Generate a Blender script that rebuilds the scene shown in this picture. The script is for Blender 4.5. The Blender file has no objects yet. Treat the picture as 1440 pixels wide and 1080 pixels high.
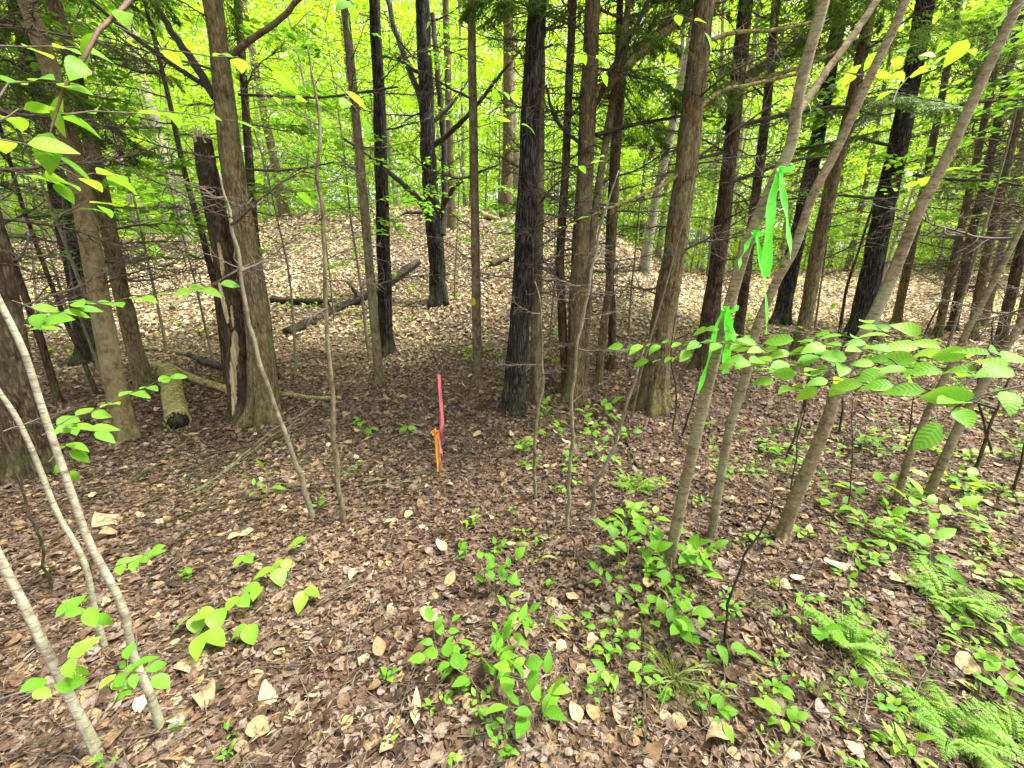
import bpy, math, random
import numpy as np

R_ = math.radians
rng = np.random.default_rng(7)
random.seed(7)
SC = bpy.context.scene
COL = SC.collection

# ------------------------------------------------------------------ camera, sky, sun, exposure
PITCH = R_(14.5)
CAMZ = 1.6
FPX = 540.0                      # focal length in pixels of the 1440 px wide frame
cam = bpy.data.cameras.new("camera")
cam.sensor_width = 36
cam.lens = FPX / 1440 * 36
cam.clip_start = 0.05
cam.clip_end = 600
camo = bpy.data.objects.new("camera", cam)
COL.objects.link(camo)
camo.location = (0, 0, CAMZ)
camo.rotation_euler = (math.pi / 2 - PITCH, 0, 0)
SC.camera = camo

SUN_EL, SUN_AZ = R_(64), R_(85)   # azimuth clockwise from +Y
W = bpy.data.worlds.new("World")
SC.world = W
W.use_nodes = True
wn = W.node_tree
bg = wn.nodes["Background"]
sky = wn.nodes.new("ShaderNodeTexSky")
sky.sky_type = 'NISHITA'
sky.sun_disc = False
sky.sun_elevation = SUN_EL
sky.sun_rotation = SUN_AZ
sky.air_density = 1.0
sky.dust_density = 6.0
sky.ozone_density = 1.0
hs = wn.nodes.new("ShaderNodeHueSaturation")
hs.inputs['Saturation'].default_value = 0.08
wn.links.new(sky.outputs[0], hs.inputs['Color'])
wn.links.new(hs.outputs[0], bg.inputs[0])
bg.inputs[1].default_value = 0.15

sl = bpy.data.lights.new("sun", 'SUN')
sl.energy = 2.6
sl.angle = R_(12)
sl.color = (1.0, 0.94, 0.80)
so = bpy.data.objects.new("sun", sl)
COL.objects.link(so)
so.rotation_euler = (math.pi / 2 - SUN_EL, 0, math.pi - SUN_AZ)

SC.view_settings.view_transform = 'Standard'
SC.view_settings.look = 'None'
SC.view_settings.exposure = 2.1
SC.view_settings.gamma = 1.0
SC.render.engine = 'CYCLES'
SC.cycles.max_bounces = 5
SC.cycles.diffuse_bounces = 4
SC.cycles.glossy_bounces = 2
SC.cycles.transmission_bounces = 4
SC.cycles.transparent_max_bounces = 4
SC.cycles.caustics_reflective = False
SC.cycles.caustics_refractive = False
SC.cycles.use_denoising = True

# ------------------------------------------------------------------ picture <-> place
CAM = np.array((0.0, 0.0, CAMZ))
FW = np.array((0.0, math.cos(PITCH), -math.sin(PITCH)))
UP = np.array((0.0, math.sin(PITCH), math.cos(PITCH)))
RT = np.array((1.0, 0.0, 0.0))
UPZ = np.array((0.0, 0.0, 1.0))


def ray(px, py):
    return RT * ((px - 720) / FPX) + UP * ((540 - py) / FPX) + FW


def at(px, py, depth):
    return CAM + ray(px, py) * depth


def plane(px, py, Y):
    r = ray(px, py)
    return CAM + r * (Y / r[1])


def depth_of(p):
    return float(np.dot(np.asarray(p) - CAM, FW))


def sstep(a, b, x):
    t = np.clip((x - a) / (b - a), 0, 1)
    return t * t * (3 - 2 * t)


def height(x, y):
    x = np.asarray(x, float)
    y = np.asarray(y, float)
    d = np.clip(y - 4.0, 0, None)
    d1 = np.minimum(d, 18.0)
    d2 = np.minimum(d, 13.0)
    hc = 0.143 * d2 ** 1.25 + np.clip(d - 13, 0, None) * 0.03 + 1.35 * np.exp(-0.5 * ((x + 4.0) / 6.8) ** 2 - 0.5 * ((y - 15) / 3.2) ** 2)
    hr = 0.165 * d1 ** 0.92 + np.clip(d - 18, 0, None) * 0.03
    t = sstep(0.18, 0.5, x / np.clip(y, 4, None))
    tl = sstep(0.3, 0.9, -x / np.clip(y, 4, None))
    h = hc * (1 - t) + hr * t - 0.015 * tl * d1
    b = 0.025 * np.sin(2.1 * x + 0.7) * np.sin(1.7 * y + 0.4) + 0.014 * np.sin(5.3 * x + 1.9 * y) \
        + 0.010 * np.sin(4.1 * y - 3.3 * x + 1.0) + 0.05 * np.sin(0.6 * x + 2) * np.sin(0.5 * y + 1) * sstep(3, 8, y)
    return h + b


def hit(px, py):
    r = ray(px, py)
    t0, t = 0.3, 0.3
    while t < 150:
        p = CAM + r * t
        if p[2] < height(p[0], p[1]):
            break
        t0 = t
        t += 0.03 + 0.01 * t
    for _ in range(30):
        m = (t0 + t) / 2
        p = CAM + r * m
        if p[2] < height(p[0], p[1]):
            t = m
        else:
            t0 = m
    p = CAM + r * t
    p[2] = float(height(p[0], p[1]))
    return p


# ------------------------------------------------------------------ mesh building
class MB:
    def __init__(s):
        s.V, s.Q, s.T, s.L, s.n = [], [], [], [], 0

    def add(s, V, Q=None, T=None, L=None):
        V = np.asarray(V, float)
        if Q is not None and len(Q):
            s.Q.append(np.asarray(Q, np.int64) + s.n)
        if T is not None and len(T):
            s.T.append(np.asarray(T, np.int64) + s.n)
        s.V.append(V)
        s.L.append(np.zeros((len(V), 3)) if L is None else np.asarray(L, float))
        s.n += len(V)

    def mesh(s, name, origin=(0, 0, 0), smooth=True):
        V = np.concatenate(s.V) - np.asarray(origin, float)
        L = np.concatenate(s.L)
        Q = np.concatenate(s.Q) if s.Q else np.zeros((0, 4), np.int64)
        T = np.concatenate(s.T) if s.T else np.zeros((0, 3), np.int64)
        me = bpy.data.meshes.new(name)
        me.vertices.add(len(V))
        me.vertices.foreach_set("co", V.astype(np.float32).ravel())
        loops = np.concatenate([Q.ravel(), T.ravel()]).astype(np.int32)
        me.loops.add(len(loops))
        me.loops.foreach_set("vertex_index", loops)
        st = np.concatenate([np.arange(len(Q)) * 4, len(Q) * 4 + np.arange(len(T)) * 3]).astype(np.int32)
        me.polygons.add(len(st))
        me.polygons.foreach_set("loop_start", st)
        if smooth:
            me.polygons.foreach_set("use_smooth", np.ones(len(st), bool))
        a = me.attributes.new("lc", 'FLOAT_VECTOR', 'POINT')
        a.data.foreach_set("vector", L.astype(np.float32).ravel())
        me.update(calc_edges=True)
        return me


def root_loc(o):
    while o.parent:
        o = o.parent
    return np.array(o.location)


def obj(name, mb, mat, parent=None, loc=None, smooth=True):
    """one mesh object; vertices are given in the place's own coordinates"""
    org = root_loc(parent) if parent is not None else (np.zeros(3) if loc is None else np.asarray(loc, float))
    me = mb.mesh(name, org, smooth)
    me.materials.append(mat)
    o = bpy.data.objects.new(name, me)
    COL.objects.link(o)
    if parent is not None:
        o.parent = parent
    else:
        o.location = org
    return o


def inst(name, me, parent, loc, rot=(0, 0, 0), sc=1.0):
    o = bpy.data.objects.new(name, me)
    COL.objects.link(o)
    o.rotation_euler = rot
    o.scale = (sc, sc, sc) if np.isscalar(sc) else sc
    if parent is not None:
        o.parent = parent
        o.location = np.asarray(loc) - root_loc(parent)
    else:
        o.location = loc
    return o


def tag(o, label, cat, group=None):
    o["label"] = label
    o["category"] = cat
    if group:
        o["group"] = group
    return o


def thing(name, label, cat, loc, group=None):
    o = bpy.data.objects.new(name, None)
    o.empty_display_size = 0.1
    COL.objects.link(o)
    o.location = loc
    return tag(o, label, cat, group)


def nrm(v):
    v = np.asarray(v, float)
    return v / np.maximum(np.linalg.norm(v, axis=-1, keepdims=True), 1e-9)


def catmull(P, n):
    """resample a polyline smoothly to n points (also carries extra columns such as radii)"""
    P = np.asarray(P, float)
    if len(P) == 2:
        t = np.linspace(0, 1, n)[:, None]
        return P[0] * (1 - t) + P[1] * t
    X = np.vstack([2 * P[0] - P[1], P, 2 * P[-1] - P[-2]])
    seg = np.linalg.norm(np.diff(P[:, :3], axis=0), axis=1)
    cum = np.concatenate([[0], np.cumsum(seg)])
    s = np.linspace(0, cum[-1], n)
    i = np.clip(np.searchsorted(cum, s, side='right') - 1, 0, len(P) - 2)
    t = ((s - cum[i]) / np.maximum(seg[i], 1e-9))[:, None]
    a, b, c, d = X[i], X[i + 1], X[i + 2], X[i + 3]
    return 0.5 * (2 * b + (c - a) * t + (2 * a - 5 * b + 4 * c - d) * t ** 2 + (3 * b - a - 3 * c + d) * t ** 3)


def frames(P):
    T = nrm(np.gradient(P, axis=0))
    ref = np.array((1.0, 0, 0)) if abs(T[0][0]) < 0.8 else np.array((0, 1.0, 0))
    N = np.zeros_like(T)
    n = nrm(ref - T[0] * np.dot(ref, T[0]))
    for i in range(len(T)):
        n = n - T[i] * np.dot(n, T[i])
        n = n / max(np.linalg.norm(n), 1e-9)
        N[i] = n
    return T, N, np.cross(T, N)


def tube(mb, P, r, sides=6, rnd=0.5, disp=None, cap=False):
    P = np.asarray(P, float)
    r = np.broadcast_to(np.asarray(r, float), (len(P),))
    T, N, B = frames(P)
    th = np.arange(sides) / sides * 2 * math.pi
    rr = r[:, None] * np.ones(sides)
    if disp is not None:
        rr = rr * disp
    V = P[:, None, :] + rr[:, :, None] * (np.cos(th)[None, :, None] * N[:, None, :] + np.sin(th)[None, :, None] * B[:, None, :])
    n = len(P)
    i = np.arange(n - 1)[:, None] * sides
    j = np.arange(sides)[None, :]
    k = (j + 1) % sides
    Q = np.stack([i + j, i + k, i + sides + k, i + sides + j], -1).reshape(-1, 4)
    V = V.reshape(-1, 3)
    L = np.zeros((len(V), 3))
    L[:, 0] = np.repeat(np.linspace(0, 1, n), sides)
    L[:, 2] = rnd
    T3 = None
    if cap:
        V = np.vstack([V, P[:1], P[-1:]])
        L = np.vstack([L, [[0, 0, rnd]], [[1, 0, rnd]]])
        a = np.arange(sides)
        b = (a + 1) % sides
        e = (n - 1) * sides
        T3 = np.vstack([np.stack([b, a, np.full(sides, n * sides)], 1),
                        np.stack([e + a, e + b, np.full(sides, n * sides + 1)], 1)])
    mb.add(V, Q, T3, L)


# leaf outlines: x runs along the leaf from base to tip (0..1), y across, z up
def leaf_tmpl(rows, wf, fold=0.25, curl=0.0, twist=0.0, wav=0.0, ph=0.0):
    V, L = [], []
    for i in range(rows + 1):
        u = i / rows
        w = wf(u)
        for s in (-1, 0, 1):
            y = s * w
            z = fold * abs(y) + curl * math.sin(math.pi * u) + twist * y * (u - .4) * 3 + wav * math.sin(7 * u + ph + s) * (0.4 + abs(s))
            V.append((u, y, z))
            L.append((u, s, 0))
    Q = []
    for i in range(rows):
        a = i * 3
        Q += [(a, a + 3, a + 4, a + 1), (a + 1, a + 4, a + 5, a + 2)]
    return np.array(V), np.array(Q), None, np.array(L)


def beech_w(u):
    return max(0.012, 0.31 * math.sin(math.pi * min(1, u ** 0.86)) ** 0.85 * (1 - 0.15 * u))


def oval_w(u):
    return max(0.02, 0.36 * math.sin(math.pi * u ** 0.8) ** 0.7)


def maple_tmpl(seed, curl):
    g = random.Random(seed)
    n = 15
    V, L = [(0.5, 0, 0.0)], [(0.5, 0, 0)]
    for i in range(n):
        a = math.pi + (i + .5) / n * 2 * math.pi
        lob = 0.36 + 0.09 * math.cos(5 * (a - math.pi) + math.pi)
        if i in (0, n - 1):
            lob = 0.2
        x, y = 0.5 + lob * math.cos(a), lob * math.sin(a)
        z = curl * (abs(y) * 1.6 + (x - .5) ** 2 * 2.4) * g.uniform(.4, 1.3) + g.uniform(-.06, .06)
        V.append((x, y, z))
        L.append((x, y * 2, 0))
    T = [(0, 1 + i, 1 + (i + 1) % n) for i in range(n)]
    return np.array(V), None, np.array(T), np.array(L)


def dia_tmpl(fold, w=0.3):
    V = np.array([(0, 0, 0), (0.45, -w, fold * w), (1, 0, -.05), (0.45, w, fold * w)], float)
    T = np.array([(0, 1, 2), (0, 2, 3)])
    L = np.array([(0, 0, 0), (.45, -1, 0), (1, 0, 0), (.45, 1, 0)], float)
    return V, None, T, L


LEAF_HI = leaf_tmpl(7, beech_w, 0.22, 0.0)
LEAF_HI2 = leaf_tmpl(7, beech_w, 0.12, 0.05, 0.25)
LEAF_MID = leaf_tmpl(4, beech_w, 0.25)
OVAL_HI = leaf_tmpl(6, oval_w, 0.25)
DIA = dia_tmpl(0.25)
NEEDLE = dia_tmpl(0.1, 0.085)


def leaves(mb, tmpl, P, A, N, size, rnd, droop=0.0, wide=1.0):
    P, A, N = np.atleast_2d(P), nrm(np.atleast_2d(A)), np.atleast_2d(N)
    M = len(P)
    if M == 0:
        return
    B = nrm(np.cross(N, A))
    N = np.cross(A, B)
    size = np.broadcast_to(np.asarray(size, float), (M,))
    droop = np.broadcast_to(np.asarray(droop, float), (M,))
    wide = np.broadcast_to(np.asarray(wide, float), (M,))
    rnd = np.broadcast_to(np.asarray(rnd, float), (M,))
    tv, q, t, l = tmpl
    n = len(tv)
    x, y, z = tv[:, 0], tv[:, 1], tv[:, 2]
    zz = z[None, :] - droop[:, None] * x[None, :] ** 2
    V = P[:, None, :] + size[:, None, None] * (x[None, :, None] * A[:, None, :] + (wide[:, None] * y[None, :])[:, :, None] * B[:, None, :] + zz[:, :, None] * N[:, None, :])
    L = np.repeat(l[None], M, 0).copy()
    L[:, :, 2] = rnd[:, None]
    off = (np.arange(M) * n)[:, None, None]
    Q = None if q is None else (q[None] + off).reshape(-1, 4)
    T = None if t is None else (t[None] + off).reshape(-1, 3)
    mb.add(V.reshape(-1, 3), Q, T, L.reshape(-1, 3))


def rot_about(v, ax, a):
    v, ax = np.asarray(v, float), nrm(ax)
    return v * math.cos(a) + np.cross(ax, v) * math.sin(a) + ax * np.dot(ax, v) * (1 - math.cos(a))


# ------------------------------------------------------------------ materials
def newmat(name):
    m = bpy.data.materials.new(name)
    m.use_nodes = True
    nt = m.node_tree
    for n in list(nt.nodes):
        nt.nodes.remove(n)
    out = nt.nodes.new("ShaderNodeOutputMaterial")
    return m, nt, out


def node(nt, kind, **kw):
    n = nt.nodes.new(kind)
    for k, v in kw.items():
        if k.startswith("i_"):
            key = k[2:]
            n.inputs[int(key) if key.isdigit() else key].default_value = v
        else:
            setattr(n, k, v)
    return n


def ramp(nt, stops, interp='LINEAR'):
    n = nt.nodes.new("ShaderNodeValToRGB")
    n.color_ramp.interpolation = interp
    e = n.color_ramp.elements
    while len(e) < len(stops):
        e.new(0.5)
    for i, (p, c) in enumerate(stops):
        e[i].position = p
        e[i].color = (*c, 1)
    return n


def mixcol(nt, fac, a, b):
    n = nt.nodes.new("ShaderNodeMix")
    n.data_type = 'RGBA'
    for sock, v in ((n.inputs[0], fac), (n.inputs[6], a), (n.inputs[7], b)):
        if hasattr(v, 'links') or isinstance(v, bpy.types.NodeSocket):
            nt.links.new(v, sock)
        else:
            sock.default_value = (*v, 1) if isinstance(v, tuple) else v
    return n.outputs[2]


def math_(nt, op, a, b=0.0, clamp=False):
    n = nt.nodes.new("ShaderNodeMath")
    n.operation = op
    n.use_clamp = clamp
    for i, v in enumerate((a, b)):
        if isinstance(v, bpy.types.NodeSocket):
            nt.links.new(v, n.inputs[i])
        else:
            n.inputs[i].default_value = v
    return n.outputs[0]


def bark(name, dark, mid, light, scale=22.0, stretch=0.22, bump=0.9, lichen=(0.20, 0.22, 0.13), lich=0.35, moss=0.0, rings=0.0, vor=0.18):
    m, nt, out = newmat(name)
    lk = nt.links.new
    tc = node(nt, "ShaderNodeTexCoord")
    oi = node(nt, "ShaderNodeObjectInfo")
    off = node(nt, "ShaderNodeVectorMath", operation='SCALE')
    off.inputs[0].default_value = (13.1, 7.7, 5.3)
    lk(oi.outputs['Random'], off.inputs['Scale'])
    add = node(nt, "ShaderNodeVectorMath", operation='ADD')
    lk(tc.outputs['Object'], add.inputs[0])
    lk(off.outputs[0], add.inputs[1])
    mp = node(nt, "ShaderNodeMapping")
    mp.inputs['Scale'].default_value = (1, 1, stretch)
    lk(add.outputs[0], mp.inputs[0])
    n1 = node(nt, "ShaderNodeTexNoise", i_Scale=scale, i_Detail=7.0, i_Roughness=0.68, i_Distortion=0.6)
    lk(mp.outputs[0], n1.inputs['Vector'])
    vo = node(nt, "ShaderNodeTexVoronoi", feature='DISTANCE_TO_EDGE', i_Scale=scale * 1.4)
    wv = node(nt, "ShaderNodeVectorMath", operation='ADD')
    lk(mp.outputs[0], wv.inputs[0])
    nd = node(nt, "ShaderNodeVectorMath", operation='SCALE', i_Scale=0.05)
    lk(n1.outputs['Color'], nd.inputs[0])
    lk(nd.outputs[0], wv.inputs[1])
    lk(wv.outputs[0], vo.inputs['Vector'])
    vr = math_(nt, 'MULTIPLY', vo.outputs['Distance'], 3.0, True)
    hgt = math_(nt, 'ADD', math_(nt, 'MULTIPLY', vr, vor), math_(nt, 'MULTIPLY', n1.outputs[0], 1.12 - vor))
    rp = ramp(nt, [(0.36, dark), (0.54, mid), (0.80, light)])
    lk(hgt, rp.inputs[0])
    col = rp.outputs[0]
    n2 = node(nt, "ShaderNodeTexNoise", i_Scale=3.2, i_Detail=6.0, i_Roughness=0.7)
    lk(add.outputs[0], n2.inputs['Vector'])
    lf = ramp(nt, [(0.48, (0, 0, 0)), (0.66, (1, 1, 1))])
    lk(n2.outputs[0], lf.inputs[0])
    col = mixcol(nt, math_(nt, 'MULTIPLY', lf.outputs[0], lich), col, lichen)
    if rings:
        mp2 = node(nt, "ShaderNodeMapping")
        mp2.inputs['Scale'].default_value = (16, 16, 120)
        lk(add.outputs[0], mp2.inputs[0])
        n3 = node(nt, "ShaderNodeTexNoise", i_Scale=1.0, i_Detail=3.0)
        lk(mp2.outputs[0], n3.inputs['Vector'])
        rr = ramp(nt, [(0.56, (0, 0, 0)), (0.64, (1, 1, 1))])
        lk(n3.outputs[0], rr.inputs[0])
        col = mixcol(nt, math_(nt, 'MULTIPLY', rr.outputs[0], rings), col, dark)
    if moss:
        sx = node(nt, "ShaderNodeSeparateXYZ")
        lk(tc.outputs['Object'], sx.inputs[0])
        n4 = node(nt, "ShaderNodeTexNoise", i_Scale=7.0, i_Detail=5.0)
        lk(add.outputs[0], n4.inputs['Vector'])
        f = math_(nt, 'SUBTRACT', n4.outputs[0], math_(nt, 'MULTIPLY', sx.outputs[2], 0.30))
        mr = ramp(nt, [(0.40, (0, 0, 0)), (0.52, (1, 1, 1))])
        lk(f, mr.inputs[0])
        col = mixcol(nt, math_(nt, 'MULTIPLY', mr.outputs[0], moss), col, (0.075, 0.10, 0.025))
    bs = node(nt, "ShaderNodeBsdfPrincipled", i_Roughness=0.92)
    bs.inputs['Specular IOR Level'].default_value = 0.15
    lk(col, bs.inputs['Base Color'])
    bp = node(nt, "ShaderNodeBump", i_Strength=bump, i_Distance=0.02)
    lk(hgt, bp.inputs['Height'])
    lk(bp.outputs[0], bs.inputs['Normal'])
    lk(bs.outputs[0], out.inputs[0])
    return m


def leafmat(name, stops, tstops, mixf=0.5, veins=0.0, rough=0.45, spec=0.35, mottle=0.0, mstops=((0.32, (0.30, 0.26, 0.24)), (0.5, (0.85, 0.84, 0.83)), (0.72, (1.25, 1.25, 1.25)))):
    m, nt, out = newmat(name)
    lk = nt.links.new
    at_ = node(nt, "ShaderNodeAttribute", attribute_name="lc")
    sx = node(nt, "ShaderNodeSeparateXYZ")
    lk(at_.outputs['Vector'], sx.inputs[0])
    c1 = ramp(nt, stops)
    c2 = ramp(nt, tstops)
    lk(sx.outputs[2], c1.inputs[0])
    lk(sx.outputs[2], c2.inputs[0])
    bs = node(nt, "ShaderNodeBsdfPrincipled", i_Roughness=rough)
    bs.inputs['Specular IOR Level'].default_value = spec
    tr = node(nt, "ShaderNodeBsdfTranslucent")
    col = c1.outputs[0]
    tcol = c2.outputs[0]
    if veins:
        av = math_(nt, 'ABSOLUTE', sx.outputs[1])
        ph = math_(nt, 'MULTIPLY', math_(nt, 'SUBTRACT', sx.outputs[0], math_(nt, 'MULTIPLY', av, 0.16)), 2 * math.pi * 8)
        sn = math_(nt, 'SINE', ph)
        mid = math_(nt, 'LESS_THAN', av, 0.07)
        line = math_(nt, 'MAXIMUM', math_(nt, 'GREATER_THAN', sn, 0.86), mid)
        col = mixcol(nt, math_(nt, 'MULTIPLY', line, veins), col, (0.28, 0.40, 0.10))
        bp = node(nt, "ShaderNodeBump", i_Strength=0.22, i_Distance=0.003)
        lk(math_(nt, 'MULTIPLY', sn, 0.5), bp.inputs['Height'])
        lk(bp.outputs[0], bs.inputs['Normal'])
    if mottle:
        tc = node(nt, "ShaderNodeTexCoord")
        nz = node(nt, "ShaderNodeTexNoise", i_Scale=mottle, i_Detail=5.0, i_Roughness=0.7)
        lk(tc.outputs['Object'], nz.inputs['Vector'])
        mr = ramp(nt, mstops)
        lk(nz.outputs[0], mr.inputs[0])
        mm = node(nt, "ShaderNodeMix", data_type='RGBA', blend_type='MULTIPLY')
        mm.inputs[0].default_value = 1.0
        lk(col, mm.inputs[6])
        lk(mr.outputs[0], mm.inputs[7])
        col = mm.outputs[2]
    lk(col, bs.inputs['Base Color'])
    lk(tcol, tr.inputs[0])
    mx = node(nt, "ShaderNodeMixShader", i_0=mixf)
    lk(bs.outputs[0], mx.inputs[1])
    lk(tr.outputs[0], mx.inputs[2])
    lk(mx.outputs[0], out.inputs[0])
    return m


def plain(name, col, rough=0.8, nscale=30.0, var=0.25, bump=0.2, trans=0.0):
    m, nt, out = newmat(name)
    lk = nt.links.new
    tc = node(nt, "ShaderNodeTexCoord")
    n1 = node(nt, "ShaderNodeTexNoise", i_Scale=nscale, i_Detail=5.0)
    lk(tc.outputs['Object'], n1.inputs['Vector'])
    rp = ramp(nt, [(0.3, tuple(c * (1 - var) for c in col)), (0.7, tuple(min(1, c * (1 + var)) for c in col))])
    lk(n1.outputs[0], rp.inputs[0])
    bs = node(nt, "ShaderNodeBsdfPrincipled", i_Roughness=rough)
    lk(rp.outputs[0], bs.inputs['Base Color'])
    bp = node(nt, "ShaderNodeBump", i_Strength=bump, i_Distance=0.01)
    lk(n1.outputs[0], bp.inputs['Height'])
    lk(bp.outputs[0], bs.inputs['Normal'])
    if trans:
        tr = node(nt, "ShaderNodeBsdfTranslucent")
        lk(rp.outputs[0], tr.inputs[0])
        mx = node(nt, "ShaderNodeMixShader", i_0=trans)
        lk(bs.outputs[0], mx.inputs[1])
        lk(tr.outputs[0], mx.inputs[2])
        lk(mx.outputs[0], out.inputs[0])
    else:
        lk(bs.outputs[0], out.inputs[0])
    return m


M = {}
M['brown'] = bark("bark_brown", (0.026, 0.018, 0.010), (0.115, 0.087, 0.042), (0.25, 0.20, 0.11), 26, 0.30, 0.9, (0.18, 0.175, 0.085), 0.45, 0.5)
M['tan'] = bark("bark_tan", (0.06, 0.043, 0.022), (0.175, 0.130, 0.064), (0.27, 0.21, 0.115), 20, 0.6, 0.5, (0.28, 0.28, 0.15), 0.5, 0.4, 0, .08)
M['black'] = bark("bark_black", (0.004, 0.0035, 0.003), (0.018, 0.015, 0.012), (0.13, 0.115, 0.095), 34, 0.13, 1.0, (0.06, 0.06, 0.045), 0.3, 0.25, 0, .22)
M['dark'] = bark("bark_dark_brown", (0.011, 0.008, 0.005), (0.047, 0.033, 0.019), (0.16, 0.115, 0.070), 28, 0.25, 1.0, (0.12, 0.125, 0.065), 0.4, 0.4)
M['greybrown'] = bark("bark_grey_brown", (0.038, 0.029, 0.017), (0.125, 0.098, 0.054), (0.24, 0.195, 0.12), 24, 0.5, 0.6, (0.25, 0.25, 0.16), 0.55, 0.4, 0, .1)
M['grey'] = bark("bark_smooth_grey", (0.06, 0.05, 0.032), (0.155, 0.135, 0.088), (0.26, 0.23, 0.155), 18, 0.8, 0.3, (0.24, 0.27, 0.16), 0.45, 0.2, .2, .03)
M['beech'] = bark("bark_beech", (0.07, 0.05, 0.028), (0.19, 0.145, 0.085), (0.30, 0.245, 0.155), 26, 1.3, 0.4, (0.235, 0.25, 0.15), 0.75, 0.3, 0.6, .04)
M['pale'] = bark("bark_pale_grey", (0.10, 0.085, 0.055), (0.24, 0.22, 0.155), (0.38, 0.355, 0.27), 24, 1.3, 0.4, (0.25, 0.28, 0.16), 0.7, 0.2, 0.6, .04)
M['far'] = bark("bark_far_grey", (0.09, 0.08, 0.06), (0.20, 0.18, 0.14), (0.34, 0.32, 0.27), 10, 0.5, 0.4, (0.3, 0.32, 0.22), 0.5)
M['twig'] = plain("dead_twig_bark", (0.085, 0.068, 0.046), 0.9, 40, 0.45)
M['twigdark'] = plain("dark_twig_bark", (0.035, 0.027, 0.02), 0.9, 40, 0.4)
M['stem'] = plain("green_brown_stem", (0.13, 0.11, 0.05), 0.7, 60, 0.3)
M['redtwig'] = plain("reddish_twig_bark", (0.10, 0.05, 0.03), 0.7, 50, 0.35)
M['moss'] = bark("moss_bark", (0.04, 0.032, 0.014), (0.24, 0.205, 0.075), (0.42, 0.37, 0.17), 18, 0.8, 0.9, (0.16, 0.19, 0.05), 0.7)
M['rot'] = bark("rotten_black_wood", (0.006, 0.005, 0.004), (0.025, 0.02, 0.016), (0.10, 0.08, 0.06), 22, 0.5, 1.0, (0.09, 0.10, 0.04), 0.45)
M['wood'] = bark("bare_wood", (0.20, 0.14, 0.07), (0.40, 0.33, 0.185), (0.54, 0.47, 0.30), 20, 0.1, 0.5, (0.35, 0.30, 0.2), 0.3)
M['grass'] = leafmat("grass_blade", [(0, (0.10, 0.16, 0.03)), (1, (0.30, 0.32, 0.08))], [(0, (0.15, 0.28, 0.03)), (1, (0.4, 0.42, 0.1))], 0.4)
YG = [(0, (0.065, 0.20, 0.014)), (0.6, (0.115, 0.29, 0.02)), (1, (0.20, 0.38, 0.035))]
YT = [(0, (0.16, 0.42, 0.02)), (0.6, (0.26, 0.54, 0.025)), (1, (0.40, 0.60, 0.04))]
M['leaf'] = leafmat("spring_leaf", YG, YT, 0.45, 0.22, 0.5, 0.2, 22.0, ((0.30, (0.72, 0.76, 0.6)), (0.5, (0.97, 0.98, 0.95)), (0.72, (1.12, 1.1, 1.0))))
M['lime'] = leafmat("lime_leaf", [(0, (0.12, 0.29, 0.015)), (1, (0.19, 0.35, 0.02))], [(0, (0.24, 0.56, 0.02)), (1, (0.36, 0.62, 0.03))], 0.45, 0.35)
M['farleaf'] = leafmat("understory_leaf", [(0, (0.07, 0.175, 0.010)), (1, (0.13, 0.245, 0.014))], [(0, (0.27, 0.50, 0.008)), (1, (0.47, 0.66, 0.02))], 0.56)
M['fern'] = leafmat("fern_green", [(0, (0.08, 0.20, 0.02)), (1, (0.21, 0.36, 0.035))], [(0, (0.30, 0.52, 0.03)), (1, (0.42, 0.60, 0.05))], 0.45)
M['needle'] = leafmat("hemlock_needle", [(0, (0.05, 0.095, 0.02)), (1, (0.12, 0.19, 0.035))], [(0, (0.12, 0.23, 0.025)), (1, (0.20, 0.34, 0.04))], 0.45)
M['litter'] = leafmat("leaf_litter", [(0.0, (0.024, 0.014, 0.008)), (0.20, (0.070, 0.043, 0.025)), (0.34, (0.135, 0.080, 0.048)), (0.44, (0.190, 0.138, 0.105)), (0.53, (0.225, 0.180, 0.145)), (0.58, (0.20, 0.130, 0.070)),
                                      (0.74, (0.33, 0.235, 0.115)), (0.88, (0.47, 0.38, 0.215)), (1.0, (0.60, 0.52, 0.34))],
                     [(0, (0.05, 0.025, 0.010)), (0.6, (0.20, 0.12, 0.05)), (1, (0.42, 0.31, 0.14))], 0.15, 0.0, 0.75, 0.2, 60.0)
M['deadleaf'] = leafmat("dry_tan_leaf", [(0, (0.26, 0.15, 0.07)), (1, (0.48, 0.39, 0.25))], [(0, (0.3, 0.2, 0.1)), (1, (0.45, 0.34, 0.2))], 0.15, 0.15, 0.7, 0.2, 35.0)


def ground_mat():
    m, nt, out = newmat("forest_soil")
    lk = nt.links.new
    tc = node(nt, "ShaderNodeTexCoord")
    n1 = node(nt, "ShaderNodeTexNoise", i_Scale=14.0, i_Detail=8.0, i_Roughness=0.7)
    n2 = node(nt, "ShaderNodeTexNoise", i_Scale=0.7, i_Detail=4.0)
    lk(tc.outputs['Object'], n1.inputs['Vector'])
    lk(tc.outputs['Object'], n2.inputs['Vector'])
    r1 = ramp(nt, [(0.3, (0.018, 0.011, 0.008)), (0.5, (0.06, 0.038, 0.026)), (0.7, (0.15, 0.105, 0.07))])
    lk(n1.outputs[0], r1.inputs[0])
    r2 = ramp(nt, [(0.4, (0, 0, 0)), (0.6, (1, 1, 1))])
    lk(n2.outputs[0], r2.inputs[0])
    col = mixcol(nt, math_(nt, 'MULTIPLY', r2.outputs[0], 0.4), r1.outputs[0], (0.22, 0.16, 0.10))
    bs = node(nt, "ShaderNodeBsdfPrincipled", i_Roughness=0.95)
    lk(col, bs.inputs['Base Color'])
    bp = node(nt, "ShaderNodeBump", i_Strength=1.0, i_Distance=0.03)
    lk(n1.outputs[0], bp.inputs['Height'])
    lk(bp.outputs[0], bs.inputs['Normal'])
    lk(bs.outputs[0], out.inputs[0])
    return m


M['soil'] = ground_mat()

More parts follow.
